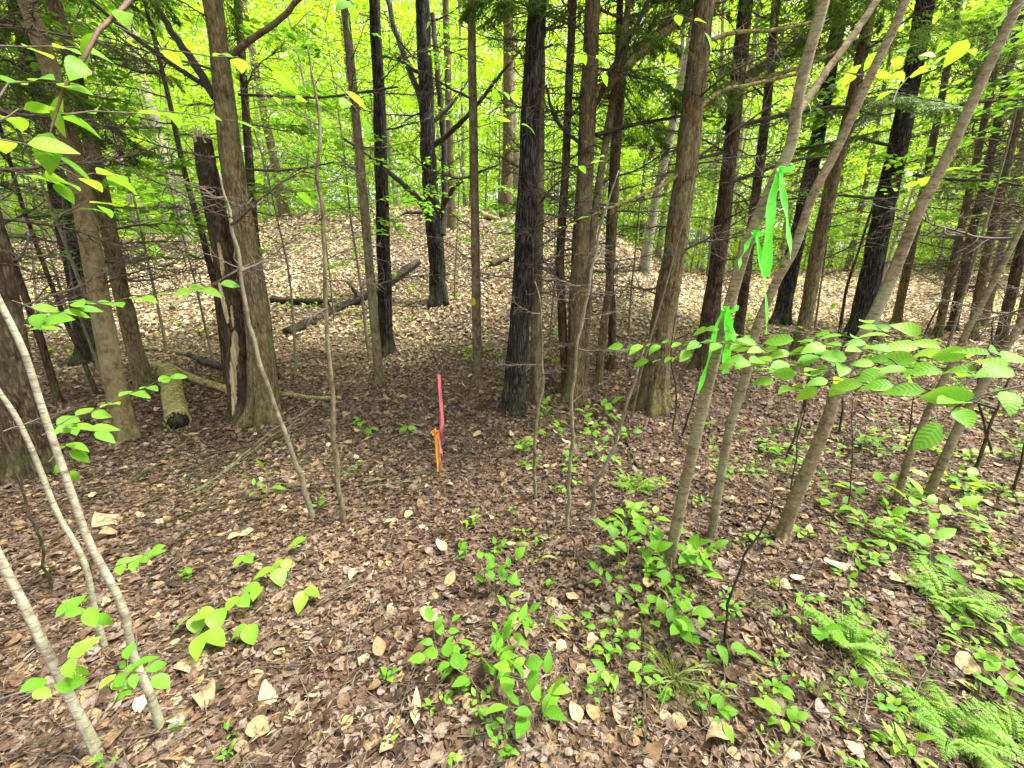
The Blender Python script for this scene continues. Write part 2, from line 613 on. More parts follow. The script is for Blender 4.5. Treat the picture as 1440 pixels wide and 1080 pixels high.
# ------------------------------------------------------------------ the ground
gx = np.sinh(np.linspace(-5.2, 5.2, 261)) / math.sinh(5.2) * 170
gy = np.concatenate([np.linspace(-12, -1, 16)[:-1], np.linspace(-1, 10, 150)[:-1], np.linspace(10, 40, 70)[:-1], np.linspace(40, 230, 40)])
X, Y = np.meshgrid(gx, gy)
V = np.stack([X, Y, height(X, Y)], -1).reshape(-1, 3)
nx, ny = len(gx), len(gy)
i = np.arange(ny - 1)[:, None] * nx
j = np.arange(nx - 1)[None, :]
Q = np.stack([i + j, i + j + 1, i + nx + j + 1, i + nx + j], -1).reshape(-1, 4)
mb = MB()
mb.add(V, Q)
g = obj("ground", mb, M['soil'])
g["kind"] = "structure"


def in_view(x, y, z, mx=0.14):
    d = np.stack([x, y, z], -1) - CAM
    dep = d @ FW
    u = (d @ RT) / np.maximum(dep, 1e-3) / (720 / FPX)
    v = (d @ UP) / np.maximum(dep, 1e-3) / (540 / FPX)
    return (dep > 0.2) & (np.abs(u) < 1 + mx) & (np.abs(v) < 1 + mx)


def smooth_noise(x, y, f, ph):
    return (np.sin(f * x + ph) * np.sin(f * 1.13 * y + ph * 2.1) + 0.6 * np.sin(2.3 * f * x - 1.7 * f * y + ph * 3) + 0.4 * np.sin(3.9 * f * y + 2.2 * f * x + ph)) / 2


def slope_normal(x, y):
    e = 0.05
    gxn = (height(x + e, y) - height(x - e, y)) / (2 * e)
    gyn = (height(x, y + e) - height(x, y - e)) / (2 * e)
    return nrm(np.stack([-gxn, -gyn, np.ones_like(gxn)], -1))


def litter_band(mb, y0, y1, dens, tmpls, smin, smax, bias, spread, tilt, lift, seed):
    g = np.random.default_rng(seed)
    halfw = 1.5 * y1 + 1.6
    n = int(dens * (y1 - y0) * halfw * 2)
    x = g.uniform(-halfw, halfw, n)
    y = g.uniform(y0, y1, n)
    k = in_view(x, y, height(x, y))
    x, y = x[k], y[k]
    n = len(x)
    z = height(x, y)
    N = nrm(slope_normal(x, y) + g.normal(0, tilt, (n, 3)))
    a = g.uniform(0, 2 * math.pi, n)
    A = np.stack([np.cos(a), np.sin(a), np.zeros(n)], -1)
    A = nrm(A - N * np.sum(A * N, -1, keepdims=True))
    size = smin + (smax - smin) * g.random(n) ** 2.2
    r = bias(x, y) + spread * (g.random(n) - 0.5) * 2
    r = r + (g.random(n) < 0.06) * 0.25
    r = np.clip(r, 0, 1)
    P = np.stack([x, y, z + g.uniform(0.002, lift, n)], -1) - A * (size * .5)[:, None]
    which = g.integers(0, len(tmpls), n)
    for w, t in enumerate(tmpls):
        s = which == w
        leaves(mb, t, P[s], A[s], N[s], size[s], r[s], g.normal(0.0, 0.25, s.sum()), g.uniform(.75, 1.15, s.sum()))


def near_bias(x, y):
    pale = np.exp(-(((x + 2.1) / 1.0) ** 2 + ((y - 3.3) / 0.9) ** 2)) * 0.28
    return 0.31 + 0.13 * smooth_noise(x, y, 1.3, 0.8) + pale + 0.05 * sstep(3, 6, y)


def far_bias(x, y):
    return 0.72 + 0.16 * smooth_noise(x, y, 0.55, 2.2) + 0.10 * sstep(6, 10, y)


lt = [leaf_tmpl(5, oval_w, f, c, t, w, p) for f, c, t, w, p in ((.18, .03, .25, .02, 0), (-.2, -.04, -.35, .025, 2), (.08, .08, .5, .03, 4), (.45, .02, .15, .03, 1), (-.1, .05, .2, .04, 5))]
mt = [maple_tmpl(s, c) for s, c in ((1, .12), (2, -.14), (3, .30), (4, .05))]
lo = [leaf_tmpl(3, oval_w, f, c, t) for f, c, t in ((.25, .05, .4), (-.25, -.05, -.4), (.1, .12, .6))]
di = [dia_tmpl(.6, .36), dia_tmpl(-.5, .36), dia_tmpl(.15, .36)]
mb = MB()
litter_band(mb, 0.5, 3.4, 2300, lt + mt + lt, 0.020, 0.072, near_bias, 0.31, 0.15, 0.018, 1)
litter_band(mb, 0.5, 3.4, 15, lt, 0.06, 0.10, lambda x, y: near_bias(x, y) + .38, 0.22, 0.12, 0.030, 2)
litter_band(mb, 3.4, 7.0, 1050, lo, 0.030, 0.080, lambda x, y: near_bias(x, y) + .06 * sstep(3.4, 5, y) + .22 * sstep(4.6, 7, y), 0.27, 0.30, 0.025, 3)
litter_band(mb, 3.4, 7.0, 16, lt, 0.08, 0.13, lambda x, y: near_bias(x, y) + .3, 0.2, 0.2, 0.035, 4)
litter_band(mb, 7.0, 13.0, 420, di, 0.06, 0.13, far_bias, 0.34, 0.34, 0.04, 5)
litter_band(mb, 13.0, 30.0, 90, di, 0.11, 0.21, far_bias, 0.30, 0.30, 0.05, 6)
g = np.random.default_rng(12)
n = 150000
y = 0.6 + 5.4 * g.random(n) ** .75
x = g.uniform(-1, 1, n) * (1.5 * y + 1.2)
k = in_view(x, y, height(x, y))
x, y = x[k], y[k]
n = len(x)
ang = g.normal(.4, 1.1, n)
leaves(mb, NEEDLE, np.stack([x, y, height(x, y) + g.uniform(.012, .032, n)], -1), np.stack([np.cos(ang), np.sin(ang), g.normal(0, .12, n)], -1),
       slope_normal(x, y) + g.normal(0, .3, (n, 3)), g.uniform(.012, .055, n), np.clip(g.normal(.30, .2, n), 0, 1), 0.1, g.uniform(.4, 1.5, n))
o = obj("leaf_litter", mb, M['litter'], smooth=False)
o["kind"] = "stuff"

# fine twigs and needles lying in the litter
mb = MB()
g = np.random.default_rng(31)
for _ in range(4200):
    y = g.uniform(0.7, 7.5) ** 1.0
    x = g.uniform(-1.5 * y - 1.2, 1.5 * y + 1.2)
    z = float(height(x, y))
    if not in_view(np.array([x]), np.array([y]), np.array([z]))[0]:
        continue
    L_ = g.uniform(0.05, 0.35)
    a = g.normal(0.35, 0.8)
    d = np.array((math.cos(a), math.sin(a), 0))
    pts = []
    for t in np.linspace(-.5, .5, 4):
        p = np.array((x, y, 0)) + d * t * L_ + g.normal(0, L_ * .03, 3)
        p[2] = height(p[0], p[1]) + 0.02 + g.uniform(0, .015)
        pts.append(p)
    tube(mb, pts, np.linspace(1, .5, 4) * g.uniform(.0012, .0038), 3, g.random())
o = obj("twig_litter", mb, M['twig'])
o["kind"] = "stuff"

# ------------------------------------------------------------------ branch, spray and crown prototypes
def wander(p0, d0, L, n, g, bend=0.12, sag=0.0):
    pts = [np.array(p0, float)]
    d = nrm(d0)
    for i in range(n):
        d = nrm(d + g.normal(0, bend, 3) + np.array((0, 0, -sag)))
        pts.append(pts[-1] + d * L / n)
    return np.array(pts)


def dead_branch_mesh(seed):
    """a dead lower conifer limb along +X, about 1 m long, with fine side twigs"""
    g = np.random.default_rng(seed)
    mb = MB()
    P = wander((0, 0, 0), (1, 0, g.uniform(-.15, .25)), 1.0, 9, g, 0.10, g.uniform(-.05, .05))
    tube(mb, P, np.linspace(0.0125, 0.002, len(P)), 5, .4)
    nt_ = 22
    for k in range(nt_):
        t = 0.10 + 0.88 * k / nt_
        i = min(int(t * 9), 8)
        p = P[i] + (P[i + 1] - P[i]) * (t * 9 - i)
        s = 1 if k % 2 else -1
        dx = nrm(P[i + 1] - P[i])
        d = dx * g.uniform(.2, 1) + np.array((0, s, 0)) * g.uniform(.4, 1.1) + np.array((0, 0, g.uniform(-.55, .45)))
        L_ = g.uniform(.12, .48) * (1.15 - .7 * t)
        q = wander(p, d, L_, 5, g, 0.2, 0.04)
        tube(mb, q, np.linspace(.0055, .0014, len(q)), 3, .5)
        for _ in range(g.integers(1, 4)):
            ii = g.integers(1, 5)
            q2 = wander(q[ii], (q[ii] - q[ii - 1]) / max(L_ / 5, 1e-3) + g.normal(0, .8, 3), L_ * g.uniform(.25, .6), 3, g, 0.25, 0.03)
            tube(mb, q2, np.linspace(.0028, .0011, len(q2)), 3, .6)
    return mb.mesh("dead_branch")


def hemlock_spray_meshes(seed, blade=0.035):
    """a live hemlock limb along +X, 1 m long: woody part and flat feathery needles"""
    g = np.random.default_rng(seed)
    mw, ml = MB(), MB()
    P = wander((0, 0, 0), (1, 0, .05), 1.0, 8, g, 0.06, 0.05)
    tube(mw, P, np.linspace(0.010, 0.002, len(P)), 5, .4)
    for k in range(26):
        t = 0.15 + 0.83 * k / 26
        i = min(int(t * 8), 7)
        p = P[i] + (P[i + 1] - P[i]) * (t * 8 - i)
        s = 1 if k % 2 else -1
        L_ = g.uniform(.22, .42) * (1.2 - .8 * t)
        q = wander(p, nrm(P[i + 1] - P[i]) * .8 + np.array((0, s * .8, -.08)), L_, 6, g, 0.10, 0.06)
        tube(mw, q, np.linspace(.003, .0008, len(q)), 3, .5)
        twigs = [q]
        for m in range(1, 6):
            for s2 in (1, -1):
                d2 = nrm(q[m] - q[m - 1])
                q2 = wander(q[m], d2 * .8 + np.cross((0, 0, 1), d2) * s2 * .8 + (0, 0, -.1), L_ * .42 * (1.15 - m / 6), 4, g, 0.12, 0.06)
                twigs.append(q2)
        for q2 in twigs:
            n = 14
            tt = np.linspace(0.05, 1, n)
            ii = np.minimum((tt * (len(q2) - 1)).astype(int), len(q2) - 2)
            pp = q2[ii] + (q2[ii + 1] - q2[ii]) * (tt * (len(q2) - 1) - ii)[:, None]
            dd = nrm(q2[ii + 1] - q2[ii])
            side = np.where(np.arange(n) % 2, 1, -1)[:, None] * np.cross(np.array((0, 0, 1.0)), dd)
            A = nrm(dd * .55 + side + g.normal(0, .15, (n, 3)))
            leaves(ml, NEEDLE, pp, A, np.array((0, 0, 1.0)) + g.normal(0, .3, (n, 3)), blade * g.uniform(.6, 1, n), np.clip(.45 + g.normal(0, .25, n), 0, 1), .2, 1.3)
    return mw.mesh("live_branch"), ml.mesh("needles")


def crown_hemlock(seed, h0, h1, rad):
    """upper hemlock crown: whorls of drooping boughs with coarse sprays of needles"""
    g = np.random.default_rng(seed)
    mb = MB()
    nb = 70
    for k in range(nb):
        t = k / nb
        z = h0 + (h1 - h0) * t
        a = k * 2.4 + g.normal(0, .3)
        R = rad * (1 - t * .85) * g.uniform(.75, 1.1)
        n = 240
        u = g.random(n) ** .7
        w = g.normal(0, .17, n) * R * (.3 + u)
        d = np.array((math.cos(a), math.sin(a), 0))
        s = np.array((-math.sin(a), math.cos(a), 0))
        P = np.array((0, 0, z)) + d * (u * R)[:, None] + s * w[:, None] + np.array((0, 0, 1)) * (-.22 * u ** 2 * R + g.normal(0, .05, n))[:, None]
        A = d + s * np.sign(w)[:, None] * .8 + g.normal(0, .3, (n, 3)) * (1, 1, .4)
        leaves(mb, DIA, P, A, np.array((0, 0, 1.0)) + g.normal(0, .25, (n, 3)), g.uniform(.06, .15, n), np.clip(.45 + g.normal(0, .25, n), 0, 1), .3, .6)
    return mb.mesh("crown")


def beech_meshes(seed, H, z0, nb, lf, per, thin=1.0, tm=None):
    """a young understory beech: stem with limbs, and flat tiers of leaves"""
    g = np.random.default_rng(seed)
    mw, ml = MB(), MB()
    S = wander((0, 0, -.15), (g.normal(0, .04), g.normal(0, .04), 1), H, 10, g, 0.04)
    tube(mw, S, np.linspace(.012 + H * .0055, .004, len(S)) * thin, 7, .4)
    for k in range(nb):
        t = z0 + (0.98 - z0) * (k + g.random()) / nb
        i = min(int(t * 10), 9)
        p = S[i] + (S[i + 1] - S[i]) * (t * 10 - i)
        a = g.uniform(0, 2 * math.pi)
        L_ = H * (.12 + .30 * (1 - t) * (0.6 + .6 * g.random())) + .25
        B = wander(p, (math.cos(a), math.sin(a), g.uniform(.15, .55)), L_, 6, g, 0.10, 0.06)
        tube(mw, B, np.linspace(.004 + L_ * .005, .0015, len(B)) * thin, 4, .4)
        for m in range(per):
            u = g.uniform(.18, 1) * 5.99
            ii = int(u)
            c = B[ii] + (B[ii + 1] - B[ii]) * (u - ii)
            dd = nrm(B[ii + 1] - B[ii])
            sd = np.cross((0, 0, 1), dd)
            n = 9
            tl = np.linspace(0, 1, n) * g.uniform(.25, .55)
            tw = nrm(dd * .6 + sd * (1 if g.random() < .5 else -1) * g.uniform(.3, 1))
            pp = c + tw * tl[:, None] + g.normal(0, .025, (n, 3)) + np.array((0, 0, -1)) * (tl ** 2 * .25)[:, None]
            A = tw * .6 + np.cross((0, 0, 1), tw) * np.where(np.arange(n) % 2, 1, -1)[:, None] + g.normal(0, .25, (n, 3)) * (1, 1, .5)
            leaves(ml, tm or DIA, pp, A, np.array((0, 0, 1.0)) + g.normal(0, .3, (n, 3)), lf * g.uniform(.6, 1.1, n), np.clip(.5 + g.normal(0, .28, n), 0, 1), .2, 1.0)
    return mw.mesh("trunk"), ml.mesh("crown")


DEAD = [dead_branch_mesh(100 + k) for k in range(9)]
for me in DEAD:
    me.materials.append(M['twig'])
DEADD = [me.copy() for me in DEAD[:5]]
for me in DEADD:
    me.materials[0] = M['twigdark']
SPRAY = [hemlock_spray_meshes(200 + k) for k in range(4)]
for a, b in SPRAY:
    a.materials.append(M['twigdark'])
    b.materials.append(M['needle'])
HCROWN = [crown_hemlock(300 + k, 0, 8, 2.3) for k in range(3)]
for me in HCROWN:
    me.materials.append(M['needle'])
BEECH = [beech_meshes(400 + k, H, z0, nb, .085, per) for k, (H, z0, nb, per) in enumerate(
    ((4.5, .2, 16, 14), (6.0, .25, 20, 14), (7.5, .25, 24, 14), (9.0, .3, 28, 13), (3.0, .2, 12, 12)))]
for a, b in BEECH:
    a.materials.append(M['far'])
    b.materials.append(M['farleaf'])

SLIM = [beech_meshes(450 + k, H, z0, nb, .115, per, .55, LEAF_MID) for k, (H, z0, nb, per) in enumerate(((4.2, .36, 15, 6), (5.2, .36, 17, 6), (6.2, .34, 19, 6)))]
for a, b in SLIM:
    a.materials.append(M['grey'])
    b.materials.append(M['leaf'])

# ------------------------------------------------------------------ the trees
def world_path(pts, Yb, lean_y=0.0):
    """picture points (base first) -> places on the upright sheet through the base"""
    P = []
    for k, (px, py) in enumerate(pts):
        if k == 0:
            P.append(hit(px, py))
            if Yb is None:
                Yb = P[0][1]
        else:
            P.append(plane(px, py, Yb))
    return np.array(P)


def px_radius(p, w):
    d = depth_of(p)
    r = np.asarray(p) - CAM
    u = float(np.dot(r, RT)) / d
    return w / 2 * d / FPX / math.sqrt(1 + 0.8 * u * u)


def trunk(mb, P, r, sides, seed, flare=0.5, rough=0.05, step=0.10, lobes=5):
    g = np.random.default_rng(seed)
    A = np.column_stack([P, r])
    ln = np.linalg.norm(np.diff(P, axis=0), axis=1).sum()
    n = int(max(10, min(150, ln / step)))
    A = catmull(A, n)
    C, rr = A[:, :3], np.maximum(A[:, 3], 0.002)
    th = np.arange(sides) / sides * 2 * math.pi
    z = C[:, 2] - C[0, 2]
    D = np.ones((n, sides))
    for _ in range(7):
        k = g.integers(1, 6)
        D += rough * .45 * np.sin(k * th[None, :] + g.uniform(0, 6.3) + z[:, None] * g.uniform(-6, 6)) * np.sin(z[:, None] * g.uniform(1, 9) + g.uniform(0, 6.3))
    D += g.normal(0, rough * .3, D.shape)
    if sides > 34:
        gz = g.normal(0, 1, (n // 5 + 3, sides))
        zi = np.linspace(0, n // 5 + 1, n) + g.uniform(0, .8)
        i0 = zi.astype(int)
        fz = (zi - i0)[:, None]
        F = gz[i0] * (1 - fz) + gz[np.minimum(i0 + 1, len(gz) - 1)] * fz
        D += rough * .55 * np.tanh(F)
    fl = np.exp(-np.clip(z, 0, None) / max(0.035, 1.1 * rr[0]))[:, None]
    D += flare * fl * (0.6 + 0.75 * np.cos(lobes * th[None, :] + g.uniform(0, 6.3)) * np.cos(2 * th[None, :] + g.uniform(0, 6)))
    # skirt below the soil
    C = np.vstack([C[0] - np.array((0, 0, .12)), C])
    rr = np.concatenate([[rr[0]], rr])
    D = np.vstack([D[:1], D])
    tube(mb, C, rr, sides, .5, D, cap=True)
    return C, rr


def limb(parent, name, pts, w0, w1, mat, twigs=True, dz=0.0, seed=0):
    """a limb drawn through picture points at the depth of its trunk; dz = how much farther the tip lies"""
    base = root_loc(parent)
    Yb = base[1]
    n = len(pts)
    P = np.array([plane(px, py, Yb + dz * k / (n - 1)) for k, (px, py) in enumerate(pts)])
    r0, r1 = px_radius(P[0], w0 * 1.12), px_radius(P[-1], w1 * 1.2)
    m = 6 * n
    g = np.random.default_rng(seed + 5000)
    C = catmull(P, m)
    C[1:] += g.normal(0, min(.006, r0 * .10), (m - 1, 3))
    mb = MB()
    tube(mb, C, np.linspace(r0, r1, m), 7, .4)
    if twigs:
        for k in range(int(m * 0.9)):
            i = g.integers(2, m - 1)
            d = nrm(C[i] - C[i - 1]) * .6 + g.normal(0, .6, 3)
            q = wander(C[i], d, g.uniform(.12, .5), 5, g, .22, .03)
            tube(mb, q, np.linspace(max(.0022, r1 * .4), .0008, len(q)), 3, .5)
    return obj(name, mb, mat, parent)


TREES = []


def tree(name, label, pts, wb, wt, mat, H=13, dead=0, zr=(0.9, 4.6), crown=None, live=0, lz=(2.6, 5), flare=.85, rough=.075, sides=22, cat="tree", group=None,
         dlen=(.5, 1.3), ddark=False, az=None, Yb=None, cut=False, seed=None):
    seed = len(TREES) * 17 + 3 if seed is None else seed
    g = np.random.default_rng(seed)
    P = world_path(pts, Yb)
    root = thing(name, label, cat, P[0], group)
    slim = .87 if wb > 13 and cat == "tree" else 1.0
    r = np.array([slim * px_radius(p, wb + (wt - wb) * k / max(1, len(P) - 1)) for k, p in enumerate(P)])
    if cut:
        r[-1] *= .45
    if sides <= 12:
        P = catmull(P, len(P) * 3 - 2)
        P[1:-1] += g.normal(0, .004, (len(P) - 2, 3))
        r = np.interp(np.linspace(0, 1, len(P)), np.linspace(0, 1, len(r)), r)
    npt = len(P)
    if not cut:
        d = nrm(P[-1] - P[-2])
        top = P[-1]
        zs = top[2]
        k = 0
        while top[2] - P[0][2] < H and k < 5:
            d = nrm(d + np.array((0, 0, .35)))
            top = top + d * max(.5, (H - (zs - P[0][2])) / 4)
            P = np.vstack([P, top])
            r = np.append(r, max(r[npt - 1] * (1 - .22 * (k + 1)), .004))
            k += 1
    mb = MB()
    C, rr = trunk(mb, P, r, sides * 2 if sides > 19 else sides, seed, flare, rough, step=max(.04, min(.11, r[0] * .6)))
    obj("trunk", mb, M[mat], root)
    zz = C[:, 2] - P[0][2]

    def on(z):
        i = int(np.clip(np.searchsorted(zz, z), 1, len(zz) - 1))
        t = (z - zz[i - 1]) / max(zz[i] - zz[i - 1], 1e-6)
        return C[i - 1] + (C[i] - C[i - 1]) * np.clip(t, 0, 1)
    lib = DEADD if ddark else DEAD
    dead = int(dead * 1.7)
    for k in range(dead):
        z = zr[0] + (zr[1] - zr[0]) * (k + g.random()) / dead
        a = g.uniform(0, 2 * math.pi) if az is None else g.normal(az, .9)
        inst("dead_branch", lib[g.integers(len(lib))], root, on(z), (g.uniform(-.5, .5), g.uniform(-.3, .25), a), g.uniform(*dlen))
    for k in range(live):
        z = lz[0] + (lz[1] - lz[0]) * (k + g.random()) / live
        a = g.uniform(0, 2 * math.pi)
        sc = g.uniform(.8, 1.7)
        s = SPRAY[g.integers(len(SPRAY))]
        b = inst("live_branch", s[0], root, on(z), (g.uniform(-.2, .2), g.uniform(-.05, .3), a), sc)
        n = bpy.data.objects.new("needles", s[1])
        COL.objects.link(n)
        n.parent = b
    if crown:
        z0, sc = crown
        inst("crown", HCROWN[g.integers(3)], root, on(z0), (0, 0, g.uniform(0, 6)), sc)
    root["_h"] = H
    TREES.append(root)
    return root, on


# --- left side
t, _ = tree("tree", "thick dark brown trunk cut by the left edge behind two pale saplings", [(42, 668), (22, 540), (5, 430), (-20, 300), (-90, 0)], 70, 44, 'dark', 14, 14, (1.2, 4), (5.0, 1.0), 4, (3, 5), sides=30)
t, _ = tree("tree", "smooth tan trunk nearest the mossy log end, leaning left", [(178, 618), (150, 480), (128, 350), (104, 220), (75, 110), (38, 0)], 37, 33, 'tan', 13, 9, (1.4, 4.5), None, 0, sides=28, rough=.03, flare=.35)
t, _ = tree("tree", "black trunk behind the smooth tan leaning trunk", [(126, 508), (108, 400), (84, 280), (52, 130), (18, -10)], 36, 28, 'black', 14, 16, (1.2, 5), (5.4, 1.0), 3, (3.5, 6))
t, _ = tree("tree", "dark brown trunk just right of the smooth tan leaning trunk", [(206, 550), (182, 460), (158, 350), (132, 220), (104, 100), (74, -5)], 29, 26, 'brown', 14, 14, (1.0, 5), (5.6, .9), 3, (3.5, 6))
t, _ = tree("tree", "thin dark leaning trunk between left edge and black trunk", [(84, 568), (54, 470), (22, 380), (-5, 300), (-60, 150)], 15, 12, 'dark', 10, 12, (.8, 4.5), None, 0)
t, _ = tree("sapling", "thin crooked dark stem in front of the black trunk", [(138, 556), (110, 490), (80, 420), (55, 355), (20, 250), (-10, 140)], 8, 6, 'dark', 6, 6, (.9, 3.5), None, 0, sides=10, cat="young tree")
# --- the snag and its neighbours
trunk_c2, _ = tree("tree", "thick brown mossy footed trunk standing against the broken snag", [(373, 592), (364, 459), (347, 348), (327, 237), (314, 120), (299, 0)], 44, 33, 'brown', 15, 5, (1.5, 4.5), (5.5, 1.0), 2, (3.6, 6), sides=34)
limb(trunk_c2, "branch", [(303, 138), (272, 88), (242, 45), (212, -5)], 13, 8, M['twigdark'], False, 0.2, 1)
limb(trunk_c2, "branch", [(300, 128), (235, 85), (180, 45), (120, -5)], 8, 6, M['twigdark'], True, 0.3, 2)
limb(trunk_c2, "branch", [(318, 84), (350, 58), (390, 30), (424, -5)], 9, 6, M['greybrown'], False, -.2, 3)
limb(trunk_c2, "branch", [(345, 238), (390, 240), (430, 236), (470, 228)], 4, 2, M['twigdark'], True, .2, 4)
limb(trunk_c2, "branch", [(335, 133), (380, 135), (450, 137), (520, 128), (560, 122)], 4, 2, M['twigdark'], True, .3, 5)
t, _ = tree("tree", "slim dark trunk mostly hidden behind the thick mossy footed trunk", [(386, 533), (370, 430), (356, 300), (345, 150), (334, 0)], 15, 12, 'dark', 13, 5, (2, 5), None, 0)
t, _ = tree("sapling", "thin dark sapling just left of the broken snag", [(322, 543), (309, 440), (290, 352), (258, 236), (233, 118), (203, 0)], 12, 6, 'dark', 8, 9, (1, 4), None, 0, sides=12, cat="young tree")

# the broken snag
P = world_path([(342, 588), (334, 459), (313, 348), (292, 237), (285, 196)], None)
snag = thing("broken_snag", "dead snapped snag with bare wood patches beside the thick trunk", "dead tree", P[0])
r = np.array([px_radius(p, w) for p, w in zip(P, (38, 36, 32, 29, 27))])
mb = MB()
C, rr = trunk(mb, P, r, 26, 77, .35, .09, .05)
obj("trunk", mb, M['dark'], snag)
mb = MB()
g = np.random.default_rng(5)
topc, topr = P[-1], r[-1]
for k in range(26):
    a = k / 26 * 2 * math.pi
    q = topc + np.array((math.cos(a), math.sin(a), 0)) * topr * g.uniform(.45, .92) + np.array((0, 0, -.05))
    tube(mb, np.array([q, q + (g.normal(0, .01), g.normal(0, .01), .05 + g.uniform(.0, .11))]), [.016, .003], 5, .5)
obj("splinter_top", mb, M['wood'], snag)


def bark_patch(C, rr, zlo, zhi, a0, a1, proud, seed):
    """a strip of bare wood lying on the snag; angles from +X, camera side is -90 degrees"""
    g = np.random.default_rng(seed)
    mb = MB()
    z = C[:, 2] - C[1, 2]
    zs = np.linspace(zlo, zhi, 26)
    m = 7
    V = []
    for k, zz in enumerate(zs):
        i = int(np.clip(np.searchsorted(z, zz), 1, len(z) - 1))
        t = (zz - z[i - 1]) / max(z[i] - z[i - 1], 1e-6)
        c = C[i - 1] * (1 - t) + C[i] * t
        rad = (rr[i - 1] * (1 - t) + rr[i] * t)
        e = math.sin(math.pi * k / 25) ** .35
        mid, half = (a0 + a1) / 2 + .18 * math.sin(zz * 5 + seed), (a1 - a0) / 2 * e * g.uniform(.7, 1.15)
        for s in np.linspace(-1, 1, m):
            a = mid + s * half
            V.append(c + np.array((math.cos(a), math.sin(a), 0)) * rad * (1.0 + proud * (1.15 - s * s * .9)))
    Q = [(k * m + q, k * m + q + 1, (k + 1) * m + q + 1, (k + 1) * m + q) for k in range(25) for q in range(m - 1)]
    mb.add(np.array(V), Q)
    return mb


for k, (z0, z1, a0, a1) in enumerate(((.35, 1.08, -1.75, -1.0), (1.15, 1.6, -1.95, -1.45), (1.65, 2.0, -1.6, -1.2), (1.1, 1.35, -1.2, -.95), (.08, .5, -1.95, -1.5))):
    obj("bare_wood", bark_patch(C, rr, z0, z1, a0, a1, .17, 40 + k), M['wood'], snag)

# --- slim poles left of centre
t, _ = tree("sapling", "pale bent grey pole leaning across the foot of the snag", [(441, 730), (418, 655), (388, 575), (362, 500), (345, 420), (333, 345), (318, 285), (308, 240)], 8, 4.5, 'grey', 3.4, 2, (1.4, 2.2), None, 0, sides=10, cat="young tree", flare=.2, cut=True)
t, _ = tree("sapling", "slender upright pole between the snag and the pink stake", [(483, 735), (472, 640), (463, 500), (456, 380), (449, 250), (446, 140), (432, 62)], 8.5, 4.5, 'greybrown', 2.9, 5, (1.4, 2.6), None, 0, sides=10, cat="young tree", flare=.3, cut=True, dlen=(.2, .5))
t, _ = tree("tree", "slender grey barked trunk left of the furrowed black pole", [(534, 540), (527, 460), (518, 360), (508, 240), (496, 120), (484, -5)], 15, 14, 'greybrown', 13, 6, (1.2, 4.5), None, 0, rough=.04)
t, _ = tree("tree", "straight furrowed black trunk left of the branching dark tree", [(543, 497), (541, 400), (537, 260), (532, 120), (526, -5)], 23, 18, 'black', 14, 7, (1.5, 5.5), None, 0, ddark=True)
c9, _ = tree("tree", "dark many branched tree on the slope in the middle", [(616, 427), (614, 360), (608, 300), (603, 230), (600, 150), (596, 60), (594, -5)], 26, 22, 'black', 15, 8, (2, 8), None, 0, ddark=True, dlen=(.8, 1.8), flare=.6)
limb(c9, "branch", [(604, 192), (588, 130), (570, 85), (552, 30), (545, -5)], 9, 6, M['twigdark'], False, .3, 11)
limb(c9, "branch", [(612, 320), (590, 282), (562, 255), (520, 220), (480, 192)], 10, 3, M['twigdark'], True, .4, 12)
limb(c9, "branch", [(622, 330), (625, 290), (624, 200), (616, 110), (608, 20)], 9, 6, M['twigdark'], True, .6, 13)
limb(c9, "branch", [(618, 300), (640, 262), (668, 245), (700, 232)], 7, 2, M['twigdark'], True, -.4, 14)
limb(c9, "branch", [(610, 205), (640, 180), (668, 150), (700, 110), (716, 90)], 7, 3, M['twigdark'], True, -.5, 15)
limb(c9, "branch", [(606, 175), (640, 140), (660, 110)], 6, 2, M['twigdark'], True, .5, 16)
limb(c9, "branch", [(605, 110), (575, 95), (545, 72), (520, 60)], 5, 2, M['twigdark'], True, .3, 17)
limb(c9, "branch", [(610, 300), (570, 300), (552, 312)], 4, 2, M['twigdark'], True, -.5, 18)
c10, on10 = tree("tree", "slim grey brown trunk marked with a yellow paint spot", [(672, 540), (670, 440), (668, 320), (666, 200), (664, 90), (663, -5)], 15, 13, 'greybrown', 13, 5, (1.6, 5), None, 0, rough=.035)
# yellow blaze painted on the bark
pc = plane(667, 424, root_loc(c10)[1])
mb = MB()
rad = px_radius(pc, 15) * 1.06
V, Q = [], []
g = np.random.default_rng(3)
for k in range(9):
    hw = math.sin(math.pi * (k + .5) / 9) ** .4 * .55 * g.uniform(.8, 1.1)
    for q in range(6):
        a = -math.pi / 2 - .15 + (q / 5 * 2 - 1) * hw
        V.append(pc + np.array((math.cos(a) * rad, math.sin(a) * rad, (k - 4) * .013)))
for k in range(8):
    for q in range(5):
        Q.append((k * 6 + q, k * 6 + q + 1, (k + 1) * 6 + q + 1, (k + 1) * 6 + q))
mb.add(np.array(V), Q)
M['yellow'] = plain("yellow_paint", (0.42, 0.33, 0.02), .7, 60, .3)
obj("paint_mark", mb, M['yellow'], c10)
